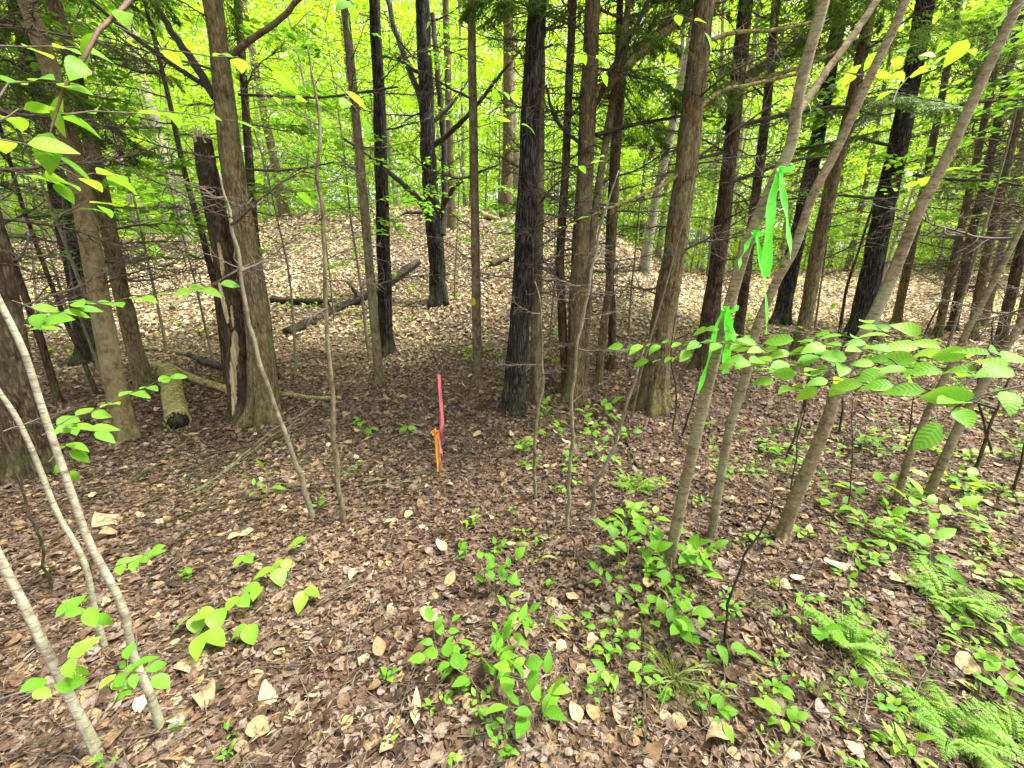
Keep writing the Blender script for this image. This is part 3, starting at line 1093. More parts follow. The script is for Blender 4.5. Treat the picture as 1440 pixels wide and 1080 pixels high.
# --- centre
t, _ = tree("tree", "thick black furrowed trunk nearest the pink stake", [(722, 578), (727, 500), (735, 400), (741, 280), (747, 140), (756, -5)], 34, 29, 'black', 15, 12, (1.3, 4.5), None, 0, sides=30, flare=.5)
t, _ = tree("tree", "brown trunk close behind the thick black furrowed trunk", [(754, 562), (754, 460), (756, 340), (758, 200), (760, -5)], 18, 17, 'greybrown', 14, 8, (1.3, 5), None, 0)
t, _ = tree("tree", "narrow dark trunk with ruddy bark between two brown trunks", [(798, 558), (791, 460), (788, 360), (795, 240), (800, 120), (806, -5)], 14, 12, 'dark', 13, 9, (1.1, 4.5), None, 1, (3.5, 5))
c15, _ = tree("tree", "stout brown trunk with upswept mossy limb in the centre right", [(808, 562), (811, 460), (817, 340), (824, 220), (829, 110), (834, -5)], 28, 25, 'brown', 15, 13, (1.2, 5), (5.2, 1.0), 4, (3.3, 6), sides=28)
limb(c15, "branch", [(834, 138), (868, 105), (915, 62), (960, 28), (1010, 4)], 15, 9, M['moss'], True, .4, 21)
limb(c15, "branch", [(836, 150), (862, 95), (890, 45), (915, -5)], 7, 5, M['twigdark'], False, -.3, 22)
limb(c15, "branch", [(838, 190), (880, 178), (930, 168), (965, 162)], 6, 3, M['twigdark'], True, .3, 23)
limb(c15, "branch", [(822, 205), (795, 185), (778, 160), (768, 120)], 5, 3, M['twigdark'], True, -.3, 24)
t, _ = tree("tree", "thinner lichened stem tight against the stout centre trunk", [(819, 556), (824, 470), (829, 370), (838, 290), (852, 200), (872, 80), (885, -5)], 13, 9, 'greybrown', 10, 5, (1.4, 4), None, 0)
t, _ = tree("tree", "slim brown stem leaning right, front one of a crossing pair", [(841, 546), (848, 470), (858, 390), (866, 250), (876, 100), (884, -5)], 12, 9, 'brown', 11, 8, (1.2, 5), None, 2, (3, 5))
t, _ = tree("tree", "slim dark stem, rear one of a crossing pair", [(859, 518), (861, 440), (856, 360), (862, 240), (868, 120), (872, -5)], 11, 9, 'dark', 11, 8, (1.2, 5), None, 0)
c19, _ = tree("tree", "big brown trunk left of the green ribbons, leaning slightly right", [(917, 572), (930, 470), (946, 370), (962, 260), (976, 130), (992, -5)], 41, 33, 'brown', 16, 14, (1.3, 5), (5.4, 1.1), 4, (3.4, 6), sides=32)
limb(c19, "branch", [(912, 560), (925, 520), (940, 440)], 10, 12, M['dark'], False, .12, 31)
limb(c19, "branch", [(970, 165), (1010, 130), (1060, 118), (1130, 102)], 7, 4, M['moss'], True, .4, 32)
limb(c19, "branch", [(962, 240), (930, 262), (890, 280), (850, 295)], 6, 3, M['moss'], True, -.3, 33)
limb(c19, "branch", [(985, 60), (1040, 45), (1090, 42), (1150, 30)], 6, 4, M['moss'], True, .5, 34)
limb(c19, "branch", [(965, 235), (1010, 200), (1060, 165), (1100, 140)], 4, 2, M['twig'], True, -.4, 35)
# --- right side
r1, _ = tree("tree", "ruddy dark trunk right of the big leaning brown trunk", [(984, 518), (1000, 430), (1011, 350), (1024, 240), (1036, 120), (1050, -5)], 27, 23, 'dark', 15, 18, (1.2, 6), (6, 1.0), 5, (3.6, 7))
limb(r1, "branch", [(1018, 180), (1060, 172), (1110, 160), (1180, 150), (1230, 160)], 7, 4, M['twigdark'], True, .4, 41)
limb(r1, "branch", [(1012, 262), (1060, 245), (1120, 225), (1180, 220)], 6, 3, M['twigdark'], True, -.3, 42)
limb(r1, "branch", [(1030, 120), (1080, 108), (1150, 85), (1240, 40)], 7, 4, M['moss'], True, .4, 43)
limb(r1, "branch", [(1015, 215), (985, 222), (940, 232)], 5, 2, M['twigdark'], True, -.4, 44)
r2, _ = tree("tree", "slim dark trunk seen behind the ribboned beech stem", [(1036, 482), (1046, 410), (1058, 310), (1070, 220), (1082, 110), (1092, -5)], 17, 14, 'dark', 14, 14, (1.4, 6), None, 3, (4, 7))
t, _ = tree("tree", "dark trunk in the gap between ribboned beech and second beech", [(1096, 458), (1110, 390), (1126, 310), (1145, 220), (1160, 140), (1180, 30), (1188, -5)], 27, 22, 'black', 15, 18, (1.5, 7), (6.5, 1.0), 5, (4, 7))
t, _ = tree("tree", "straight brown trunk right of the second leaning beech", [(1120, 503), (1134, 440), (1152, 340), (1172, 250), (1190, 180), (1215, 60), (1228, -5)], 24, 20, 'brown', 15, 18, (1.2, 6), (5.8, 1.0), 5, (3.5, 6.5))
r9, _ = tree("tree", "large black trunk behind the lichened grey green beech", [(1205, 478), (1222, 400), (1240, 310), (1260, 220), (1278, 130), (1300, 10), (1305, -30)], 38, 30, 'black', 15, 20, (1.2, 6), (5.4, 1.0), 4, (3.2, 6), sides=28)
limb(r9, "branch", [(1262, 165), (1330, 150), (1400, 142), (1470, 138)], 7, 4, M['twig'], True, -.5, 51)
limb(r9, "branch", [(1250, 240), (1330, 252), (1400, 255), (1470, 268)], 6, 3, M['twigdark'], True, -.3, 52)
limb(r9, "branch", [(1255, 205), (1200, 195), (1150, 205), (1090, 215)], 5, 3, M['twigdark'], True, .3, 53)
limb(r9, "branch", [(1240, 280), (1180, 275), (1130, 278), (1060, 285)], 5, 2, M['twigdark'], True, -.4, 54)
t, _ = tree("tree", "narrow brown trunk right of the large black trunk", [(1260, 455), (1271, 400), (1284, 340), (1298, 270), (1318, 170), (1350, -5)], 15, 12, 'brown', 13, 14, (1.2, 6), None, 4, (3, 6))
CL = [([(1318, 474), (1334, 400), (1352, 320), (1372, 230), (1420, 0)], 13, 'brown', "leftmost slim brown trunk of the right hand thicket"),
      ([(1338, 468), (1352, 400), (1368, 325), (1390, 230), (1440, 0)], 17, 'dark', "dark trunk second from left in the right hand thicket"),
      ([(1366, 478), (1378, 410), (1394, 330), (1412, 250), (1470, 0)], 19, 'brown', "ruddy brown trunk in the middle of the right hand thicket"),
      ([(1383, 460), (1397, 400), (1412, 330), (1432, 240), (1480, 20)], 14, 'greybrown', "pale lichened trunk of the right hand thicket"),
      ([(1402, 500), (1418, 430), (1434, 360), (1460, 250), (1520, 0)], 20, 'dark', "darkest thick trunk near the right edge of the thicket"),
      ([(1432, 470), (1445, 410), (1462, 330), (1490, 200), (1530, 20)], 16, 'brown', "brown trunk touching the right edge")]
for pts, w, mt_, lab in CL:
    tree("tree", lab, pts, w, w * .8, mt_, 12, 27, (0.8, 5.5), None, 2, (3.2, 5.5), group="trunks of the right hand thicket")

# --- foreground beeches
b3, on3 = tree("beech_sapling", "curved tan beech stem tied with green ribbons", [(940, 795), (952, 735), (966, 670), (984, 590), (1006, 500), (1028, 420), (1052, 340), (1082, 270), (1112, 205), (1121, 145), (1136, 80), (1160, -5)], 15, 18, 'beech', 5.5, 0, flare=.25, rough=.035, sides=24, cat="young tree", group="leaning beech stems")
Yb = root_loc(b3)[1]
limb(b3, "branch", [(1121, 160), (1140, 132), (1166, 95), (1198, 52), (1240, -10)], 12, 10, M['beech'], False, .1, 61)
b4, _ = tree("beech_sapling", "second beech stem leaning right, behind the ribboned one", [(1000, 757), (1012, 680), (1028, 594), (1047, 535), (1062, 468), (1092, 396), (1117, 350), (1142, 277), (1173, 217), (1204, 150), (1232, 90), (1272, 5)], 12, 15, 'beech', 6, 0, flare=.3, rough=.035, sides=20, cat="young tree", group="leaning beech stems")
b6, _ = tree("beech_sapling", "thick lichened beech leaning right with flared foot", [(1100, 757), (1114, 712), (1140, 650), (1163, 593), (1176, 550), (1195, 505), (1226, 450), (1262, 370), (1290, 300), (1314, 255), (1336, 212), (1362, 155), (1384, 105), (1408, 55), (1434, -2)], 19, 18, 'beech', 5.5, 0, flare=.9, rough=.035, sides=26, cat="young tree", group="leaning beech stems")
b7, _ = tree("beech_sapling", "slim pale beech leaning right, left of the rightmost pair", [(1260, 706), (1278, 645), (1297, 598), (1314, 558), (1331, 526), (1350, 487), (1368, 450), (1408, 376), (1450, 290), (1500, 180)], 11, 10, 'beech', 4.5, 2, (1, 2.5), flare=.4, rough=.035, sides=16, cat="young tree", group="leaning beech stems")
b8, _ = tree("beech_sapling", "rightmost tan beech stem leaning out of the frame", [(1302, 704), (1327, 647), (1360, 577), (1408, 500), (1445, 440), (1500, 340)], 15, 13, 'beech', 4.5, 2, (.8, 2.2), flare=.4, rough=.035, sides=18, cat="young tree", group="leaning beech stems")
# left foreground saplings
t, _ = tree("beech_sapling", "thickest pale sapling at the lower left corner", [(138, 1060), (110, 1003), (68, 920), (27, 838), (-5, 775), (-40, 690)], 17, 14, 'pale', 3.5, 0, flare=.35, rough=.035, sides=20, cat="young tree", group="pale saplings at lower left")
t, _ = tree("beech_sapling", "tall pale sapling curving down to the lower left ground", [(227, 1026), (210, 975), (187, 920), (172, 853), (128, 768), (108, 715), (83, 643), (58, 570), (33, 493), (-5, 415), (-50, 320)], 13, 11, 'pale', 3.5, 0, flare=.3, rough=.035, sides=18, cat="young tree", group="pale saplings at lower left")
t, _ = tree("beech_sapling", "crooked thin pale sapling behind the tall curving one", [(148, 912), (134, 860), (118, 790), (80, 720), (48, 640), (22, 585), (-5, 545), (-50, 470)], 9, 9, 'pale', 3.2, 0, flare=.3, rough=.04, sides=16, cat="young tree", group="pale saplings at lower left")
t, _ = tree("sapling", "very thin brown stem at the left edge by the dark trunk", [(72, 832), (58, 770), (42, 718), (22, 660), (4, 610), (-30, 520)], 5, 4, 'dark', 2.4, 3, (.6, 1.6), flare=.2, sides=8, cat="young tree", dlen=(.2, .45))
# centre thin saplings
t, _ = tree("sapling", "thin grey stem left of two beside the ferny seedlings", [(753, 702), (752, 640), (757, 575), (763, 545), (760, 440), (752, 395)], 5, 3, 'greybrown', 2.4, 3, (.9, 1.6), flare=.2, sides=9, cat="young tree", cut=True, dlen=(.2, .4))
t, _ = tree("sapling", "thin pale stem right of two beside the ferny seedlings", [(798, 744), (800, 690), (804, 620), (805, 545), (815, 470), (826, 420), (840, 340), (870, 240)], 5.5, 3, 'grey', 2.8, 3, (.9, 1.8), flare=.2, sides=9, cat="young tree", cut=True, dlen=(.2, .5))
t, _ = tree("sapling", "crooked pale sapling leaning right below the big brown trunk", [(834, 722), (838, 680), (858, 640), (870, 605), (884, 560), (896, 520), (906, 490)], 6, 3.5, 'grey', 1.4, 0, flare=.2, sides=9, cat="young tree", cut=True)
sp34, _ = tree("sapling", "long thin leaning stem crossing in front of the big brown trunk", [(888, 590), (902, 520), (925, 440), (950, 350), (968, 285), (985, 200)], 4, 2, 'greybrown', 3, 2, (1, 2), flare=.2, sides=9, cat="young tree", cut=True, dlen=(.3, .6))
thin = [([(1006, 500), (1000, 440), (1012, 380), (1030, 300)], 4), ([(945, 610), (952, 560), (944, 500), (950, 440)], 3), ([(958, 615), (975, 560), (990, 505), (996, 470)], 3),
        ([(1104, 655), (1125, 590), (1135, 540), (1142, 500)], 4.5), ([(1180, 610), (1186, 560), (1176, 520), (1190, 470)], 4), ([(1112, 690), (1126, 600), (1140, 520), (1150, 470)], 2.5),
        ([(1180, 470), (1192, 400), (1215, 330), (1236, 260), (1250, 200)], 5), ([(1290, 520), (1300, 470), (1330, 410), (1360, 350)], 4),
        ([(1395, 640), (1384, 590), (1376, 540), (1392, 480)], 5), ([(1372, 660), (1392, 600), (1416, 540), (1440, 500)], 6), ([(1425, 690), (1436, 640), (1450, 580)], 5),
        ([(1190, 720), (1198, 640), (1200, 560)], 2.2), ([(1270, 640), (1282, 590), (1284, 540)], 3)]
for k, (pts, w) in enumerate(thin):
    tree("sapling", "thin bare brown stem standing among the leaning beeches at right", pts, w, w * .6, 'dark', 2, 3, (.3, 1.4), flare=.15, sides=7, cat="young tree", cut=True, dlen=(.15, .4), group="thin bare stems at right")
t, _ = tree("sapling", "thin dark wand rising from the litter right of the ribboned beech", [(1018, 905), (1020, 880), (1030, 830), (1050, 780), (1078, 730), (1098, 690)], 4, 2.5, 'dark', 1, 1, (.3, .5), flare=.15, sides=8, cat="young tree", cut=True, dlen=(.15, .25))

# ------------------------------------------------------------------ woodland behind: slim trees and young beeches, one by one
FARTRUNK = []
for k in range(5):
    g = np.random.default_rng(600 + k)
    mb = MB()
    S = wander((0, 0, -.3), (0, 0, 1), 17, 14, g, .022)
    tube(mb, S, np.linspace(.15, .05, len(S)) * (1 + .5 * np.exp(-np.arange(len(S)) * 2.0)), 9, .4)
    for q in range(9):
        i = g.integers(4, 14)
        a = g.uniform(0, 6.3)
        tube(mb, wander(S[i], (math.cos(a), math.sin(a), g.uniform(.1, .9)), g.uniform(.8, 2.4), 5, g, .12), np.linspace(.028, .006, 6), 4, .4)
    me = mb.mesh("trunk")
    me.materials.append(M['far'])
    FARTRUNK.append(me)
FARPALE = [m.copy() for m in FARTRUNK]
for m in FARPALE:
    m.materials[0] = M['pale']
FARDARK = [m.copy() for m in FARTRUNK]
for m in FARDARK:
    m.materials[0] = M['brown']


def far_tree(x, y, w, lib, label, lean=0.0, group="slim trunks in the far wood", crown=True, seed=0):
    g = np.random.default_rng(seed)
    z = float(height(x, y))
    root = thing("slim_tree", label, "tree", (x, y, z), group)
    s = w / 0.30
    t = inst("trunk", lib[g.integers(len(lib))], root, (x, y, z), (g.normal(0, .02), lean, g.uniform(0, 6.3)), (s, s, 1.0))
    if crown:
        c = inst("crown", BEECH[3][1] if g.random() < .6 else BEECH[2][1], root, (x + math.sin(lean) * 7, y, z + g.uniform(4, 7)), (0, 0, g.uniform(0, 6.3)), g.uniform(1.1, 1.5))
    return root


def far_at(px, Y):
    x = (px - 720) / FPX * (Y * math.cos(PITCH) - (height(0, Y) - CAMZ) * math.sin(PITCH))
    return x, Y


for px, Y, w, lib, lean, lab in ((262, 13, .36, FARPALE, -.17, "pale grey trunk on the left hillside behind the tan trunk"),
                                 (400, 17, .34, FARDARK, -.06, "brown trunk standing on the hill between snag and bent pole"),
                                 (712, 14.5, .40, FARDARK, .0, "stout olive trunk on the hill left of the thick black trunk"),
                                 (728, 16, .30, FARPALE, .0, "whitish trunk on the hill hidden by the thick black trunk"),
                                 (910, 12.5, .30, FARPALE, .11, "pale birch like trunk on the rise right of centre"),
                                 (636, 13, .24, FARDARK, .0, "slim brown trunk just behind the branching dark tree"),
                                 (928, 20, .26, FARPALE, .05, "thin pale trunk beyond the birch like trunk")):
    x, y = far_at(px, Y)
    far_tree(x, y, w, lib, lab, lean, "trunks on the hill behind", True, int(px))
g = np.random.default_rng(900)
kinds = [(FARPALE, "pale grey slim trunk far back in the green wood"), (FARTRUNK, "grey slim trunk far back in the green wood"), (FARDARK, "brown slim trunk far back in the green wood")]
for k in range(62):
    Y = g.uniform(17, 40)
    px = g.uniform(-60, 1500)
    x, y = far_at(px, Y)
    lib, lab = kinds[g.integers(3)]
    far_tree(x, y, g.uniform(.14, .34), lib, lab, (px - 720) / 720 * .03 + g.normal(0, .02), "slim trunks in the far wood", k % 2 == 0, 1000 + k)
for k in range(130):
    Y = 11 + 21 * g.random() ** 0.9
    px = g.uniform(-80, 1520)
    if Y < 15 and 330 < px < 1150:
        Y += 6
    x, y = far_at(px, Y)
    z = float(height(x, y))
    b = BEECH[g.integers(5)]
    root = thing("young_beech", "young beech with bright layered spring leaves in the far understory", "young tree", (x, y, z), "young beeches of the far understory")
    a = g.uniform(0, 6.3)
    s = g.uniform(.8, 1.25)
    inst("trunk", b[0], root, (x, y, z), (0, 0, a), s)
    inst("crown", b[1], root, (x, y, z), (0, 0, a), s)

for k, (px, Y) in enumerate(((150, 5.4), (235, 6.5), (180, 4.6), (300, 6.2), (110, 6.8), (520, 6.2), (415, 5.6), (470, 7.8), (640, 9.0), (770, 6.6), (885, 7.4), (1010, 7.8), (1150, 8.2), (1330, 6.6), (60, 7.4))):
    x, y = far_at(px, Y)
    z = float(height(x, y))
    b = SLIM[k % 3]
    root = thing("young_beech", "slender young beech with sparse leafy sprays among the dark trunks", "young tree", (x, y, z), "slender young beeches among the trunks")
    a = g.uniform(0, 6.3)
    s = g.uniform(.85, 1.15)
    inst("trunk", b[0], root, (x, y, z), (0, 0, a), s)
    inst("crown", b[1], root, (x, y, z), (0, 0, a), s)

# the wood beyond, read as one mass of leaves
mb = MB()
g = np.random.default_rng(77)
for NS, y0, y1, hz, smin, smax in ((8000, 20, 33, lambda Y, u: 0.3 + u ** 1.2 * 13, .11, .20), (17000, 33, 62, lambda Y, u: u ** .9 * (4 + .66 * Y), .18, .32), (9000, 62, 88, lambda Y, u: u * (6 + .66 * Y), .38, .62)):
    Y = g.uniform(y0, y1, NS)
    px = g.uniform(-150, 1590, NS)
    X = (px - 720) / FPX * Y
    Zc = height(X, Y) + hz(Y, g.random(NS))
    per = 30
    rad = g.uniform(.5, 1.2, NS) * (1 + Y / 60)
    a = g.uniform(0, 2 * math.pi, (NS, per))
    rr_ = np.sqrt(g.random((NS, per))) * rad[:, None]
    tx, ty = g.normal(0, .25, NS), g.normal(0, .25, NS)
    Px = X[:, None] + rr_ * np.cos(a)
    Py = Y[:, None] + rr_ * np.sin(a)
    Pz = Zc[:, None] + (Px - X[:, None]) * tx[:, None] + (Py - Y[:, None]) * ty[:, None] + g.normal(0, .10, (NS, per)) - .12 * rr_ ** 2
    n = NS * per
    ang = g.uniform(0, 2 * math.pi, n)
    leaves(mb, DIA, np.stack([Px.ravel(), Py.ravel(), Pz.ravel()], -1), np.stack([np.cos(ang), np.sin(ang), g.normal(-.2, .4, n)], -1),
           np.array((0, 0, 1.0)) + g.normal(0, .6, (n, 3)), g.uniform(smin, smax, n), np.clip(np.repeat(g.normal(.5, .22, NS), per) + g.normal(0, .15, n), 0, 1), .2, 1.05)
o = obj("far_wood_foliage", mb, M['farleaf'], smooth=False)
o["kind"] = "stuff"

# low green specks of ground cover on the hill
mb = MB()
n = 2600
y = g.uniform(6, 22, n)
x = g.uniform(-1.45, 1.45, n) * y
k = smooth_noise(x, y, .8, 1.3) > .25
x, y = x[k], y[k]
n = len(x)
ang = g.uniform(0, 6.3, n)
for q in range(4):
    leaves(mb, DIA, np.stack([x + g.normal(0, .05, n), y + g.normal(0, .05, n), height(x, y) + g.uniform(.05, .14, n)], -1), np.stack([np.cos(ang + q * 1.6), np.sin(ang + q * 1.6), g.normal(0, .2, n)], -1),
           np.array((0, 0, 1.0)) + g.normal(0, .3, (n, 3)), g.uniform(.05, .11, n), g.random(n), .3, 1.1)
o = obj("ground_cover", mb, M['farleaf'])
o["kind"] = "stuff"

# ------------------------------------------------------------------ logs and sticks
def log(label, pts, w0, w1, mat, name="fallen_log", cat="log", lift=.75, sides=18, rough=.10, hollow=False, seed=0, group=None, stub=None):
    P = np.array([hit(*p) for p in pts])
    r = np.array([px_radius(p, w0 + (w1 - w0) * k / (len(P) - 1)) for k, p in enumerate(P)])
    P[:, 2] += r * lift
    root = thing(name, label, cat, P[0] - (0, 0, r[0] * lift), group)
    g = np.random.default_rng(seed)
    n = 40
    A = catmull(np.column_stack([P, r]), n)
    D = 1 + g.normal(0, rough * .35, (n, sides))
    th = np.arange(sides) / sides * 2 * math.pi
    for _ in range(5):
        D += rough * .5 * np.sin(g.integers(1, 5) * th[None] + g.uniform(0, 6) + np.linspace(0, g.uniform(2, 14), n)[:, None])
    C = A[:, :3].copy()
    # ragged ends
    mb = MB()
    tube(mb, C, A[:, 3], sides, .5, D, cap=not hollow)
    if hollow:
        d = nrm(C[1] - C[0])
        mb2 = MB()
        tube(mb2, np.array([C[0] + d * .002, C[0] + d * .12]), [A[0, 3] * .86, A[0, 3] * .5], sides, .5, cap=True)
        obj("rotten_core", mb2, M['rot'], root)
        mb3 = MB()
        for k in range(34):
            a = k / 34 * 2 * math.pi
            _, N_, B_ = frames(C[:3])
            q = C[0] + (N_[0] * math.cos(a) + B_[0] * math.sin(a)) * A[0, 3] * g.uniform(.82, 1.0)
            tube(mb3, np.array([q + d * .02, q - d * g.uniform(.01, .06) + g.normal(0, .006, 3)]), [.016, .005], 4, .5)
        obj("ragged_rim", mb3, mat, root)
    obj("trunk", mb, mat, root)
    if stub:
        q = [plane(px, py, P[len(P) // 2][1]) for px, py in stub]
        mbs = MB()
        tube(mbs, catmull(q, 7), np.linspace(.05, .03, 7), 8, .5, cap=True)
        obj("branch_stub", mbs, M['dark'], root)
    return root


log("mossy yellow green log end with dark rotten core beside the tan trunk", [(252, 604), (247, 570), (243, 545), (237, 528)], 36, 25, M['moss'], hollow=True, seed=1, lift=.8, rough=.05)
log("long mossy log lying behind the log end towards the snag", [(330, 556), (300, 545), (268, 534), (240, 522), (214, 516)], 13, 12, M['moss'], seed=2, rough=.14)
log("blackened short log behind the long mossy log", [(322, 522), (300, 517), (280, 508), (266, 501)], 13, 8, M['rot'], seed=3)
log("low brown log reaching left behind the tan trunk", [(262, 500), (225, 494), (190, 494), (160, 500)], 8, 7, M['greybrown'], seed=4)
log("dark rotting log with an upright stub lying on the slope", [(403, 472), (440, 455), (478, 437), (510, 424), (545, 402), (588, 372)], 15, 11, M['rot'], seed=5, lift=.5, rough=.16, stub=[(500, 431), (501, 416), (495, 404), (487, 396)])
log("flat dark log half buried left of the stubbed log", [(384, 425), (410, 428), (440, 428), (468, 428)], 12, 9, M['rot'], seed=6)
log("small broken log lying alone on the left slope", [(243, 436), (252, 428), (264, 418)], 9, 8, M['greybrown'], seed=7)
log("mossy log with a reddish end on the hill crest", [(676, 304), (688, 309), (702, 312)], 9, 7, M['moss'], seed=8, lift=.8)
log("long thin log on the slope right of centre", [(835, 384), (870, 384), (905, 378), (930, 368)], 6, 4, M['dark'], seed=9, lift=.8)
log("short dark log beside the olive trunk on the hill", [(690, 376), (703, 370), (714, 366)], 10, 8, M['dark'], seed=10, lift=.8)
log("low yellowish log running right from the snag foot", [(392, 556), (420, 560), (450, 563), (480, 562)], 9, 7, M['moss'], seed=11)
log("dark fallen branch lying on the left hillside", [(182, 372), (200, 362), (216, 350)], 8, 5, M['rot'], seed=12, lift=.8)
BUNDLE = "thin stick in the slanting bundle of sticks before the snag"
gs = np.random.default_rng(21)
STICKS = [(BUNDLE, [(a, b), (a + .35 * (c - a), b + .42 * (d - b)), (a + .7 * (c - a), b + .75 * (d - b)), (c, d)], w, w * .6) for a, b, c, d, w in
          [(gs.uniform(180, 300), gs.uniform(655, 740), gs.uniform(380, 470), gs.uniform(572, 625), gs.uniform(2, 4.2)) for _ in range(14)]] + [("long dark stick slanting from left edge litter towards the mossy log end", [(120, 706), (165, 690), (215, 662), (262, 628), (310, 616), (365, 610)], 6, 4),
          ("long pale stick of the bundle in front of the snag", [(280, 695), (330, 655), (380, 610), (420, 588), (450, 570)], 6, 3),
          ("brown stick lying beside the pale one in front of the snag", [(262, 700), (310, 672), (352, 640), (400, 606), (440, 592)], 5, 3),
          ("thin straight stick below the small seedling by the bent pole", [(232, 738), (290, 722), (350, 708), (410, 692), (470, 688)], 5, 3),
          ("pale forked stick beside the foot of the bent pole", [(398, 612), (415, 596), (424, 580)], 4, 2),
          ("upper grey stick lying left of the pink stake", [(512, 682), (545, 676), (580, 672), (606, 668)], 4, 3),
          ("lower grey stick lying left of the pink stake", [(508, 690), (545, 684), (590, 680)], 4, 2),
          ("curved stick on the litter at bottom centre right", [(800, 1002), (850, 1002), (890, 1000), (920, 1006)], 4, 2),
          ("stick running down from the moss clump at the bottom", [(900, 855), (905, 930), (903, 985), (908, 1050)], 4, 3),
          ("reddish stick at the lower left corner beside the thick sapling", [(22, 1072), (50, 1055), (80, 1035), (104, 1020)], 4, 3),
          ("mossy root like branch rising from litter beside the right ferns", [(1142, 985), (1165, 965), (1185, 945), (1196, 930)], 14, 7),
          ("dark stick between the two fern clumps at right", [(1320, 905), (1360, 920), (1410, 945), (1445, 965)], 7, 5),
          ("pale stick at the right edge below the dark one", [(1370, 992), (1400, 1003), (1445, 1016)], 7, 5),
          ("dark bent twig lying over the lowest right ferns", [(1310, 1048), (1345, 1050), (1385, 1062), (1440, 1078)], 5, 4),
          ("brown stick on the litter right of the ferny seedlings", [(878, 608), (888, 640), (898, 662)], 4, 3),
          ("pale twig stretched across litter under the green weeds", [(1062, 952), (1100, 955), (1140, 965), (1180, 978)], 4, 2)]
for k, (lab, pts, w0, w1) in enumerate(STICKS):
    P = np.array([hit(*p) for p in pts])
    r0, r1 = px_radius(P[0], w0), px_radius(P[-1], w1)
    P[:, 2] += r0 + .012
    g = np.random.default_rng(k)
    C = catmull(P, 22)
    C += g.normal(0, r0 * .4, C.shape)
    mb = MB()
    tube(mb, C, np.linspace(r0, r1, 22), 7, .5, 1 + g.normal(0, .12, (22, 7)), cap=True)
    root = thing("fallen_stick", lab, "stick", P[0], "sticks lying on the litter")
    obj("stick", mb, M['moss'] if 'fern clumps' in lab else (M['greybrown'] if 'pale' in lab or 'grey' in lab else M['dark']), root)
    mb = MB()
    for q in range(4):
        i = g.integers(4, 20)
        d = C[i] - C[i - 1]
        w_ = wander(C[i], nrm(d) + g.normal(0, .6, 3) * (1, 1, .3), g.uniform(.06, .2), 4, g, .15)
        w_[:, 2] = np.maximum(w_[:, 2], height(w_[:, 0], w_[:, 1]) + .015)
        tube(mb, w_, np.linspace(r1 * .5, .0008, 5), 4, .5)
    obj("side_twig", mb, M['twig'], root)

# ------------------------------------------------------------------ the stake and the ribbons
M['stakewood'] = plain("weathered_stake_wood", (0.30, 0.13, 0.05), .85, 40, .4, .5)
M['pink'] = plain("pink_flagging", (0.66, 0.17, 0.20), .5, 50, .18, .2, .3)
M['orange'] = plain("orange_flagging", (0.85, 0.42, 0.03), .5, 50, .15, .2, .3)
M['cap'] = plain("dark_stake_top", (0.05, 0.03, 0.06), .8)
M['green'] = plain("green_flagging", (0.16, 0.82, 0.045), .28, 40, .10, .15, .45)


def box_along(mb, P, w, t, rnd=.5):
    """square section bar through points P; w across, t thick (both may vary)"""
    P = np.asarray(P, float)
    n = len(P)
    w, t = np.broadcast_to(w, (n,)), np.broadcast_to(t, (n,))
    T, _, _ = frames(P)
    X_ = nrm(np.cross(T, np.array((0, 1.0, 0))))
    Y_ = np.cross(X_, T)
    V = []
    for i in range(n):
        for sx, sy in ((-1, -1), (1, -1), (1, 1), (-1, 1)):
            V.append(P[i] + X_[i] * sx * w[i] / 2 + Y_[i] * sy * t[i] / 2)
    Q = [(i * 4 + a, i * 4 + (a + 1) % 4, (i + 1) * 4 + (a + 1) % 4, (i + 1) * 4 + a) for i in range(n - 1) for a in range(4)]
    Q += [(3, 2, 1, 0), ((n - 1) * 4, (n - 1) * 4 + 1, (n - 1) * 4 + 2, (n - 1) * 4 + 3)]
    mb.add(V, Q)


def ribbon(mb, P, w, yaw, twist=0.0, n=26, ripple=.006, seed=0):
    """a thin strip hanging through points P; width lies across, turned by yaw and twisting on its way"""
    g = np.random.default_rng(seed)
    C = catmull(P, n)
    T = nrm(np.gradient(C, axis=0))
    V = []
    w = np.interp(np.linspace(0, 1, n), np.linspace(0, 1, len(np.atleast_1d(w))), np.atleast_1d(w))
    for i in range(n):
        a = yaw + twist * i / n + .05 * math.sin(i * .5 + seed)
        s = np.array((math.cos(a), math.sin(a), 0))
        s = nrm(s - T[i] * np.dot(s, T[i]))
        nn = np.cross(T[i], s)
        for q in (-1, -.33, .33, 1):
            V.append(C[i] + s * q * w[i] / 2 + nn * (ripple * math.sin(i * .55 + q * 1.3 + seed) + (q * q) * w[i] * .10))
    nv = len(V)
    th = .0004
    T3 = [(i * 4 + q, i * 4 + q + 1, (i + 1) * 4 + q + 1, (i + 1) * 4 + q) for i in range(n - 1) for q in range(3)]
    mb.add(np.array(V), T3)


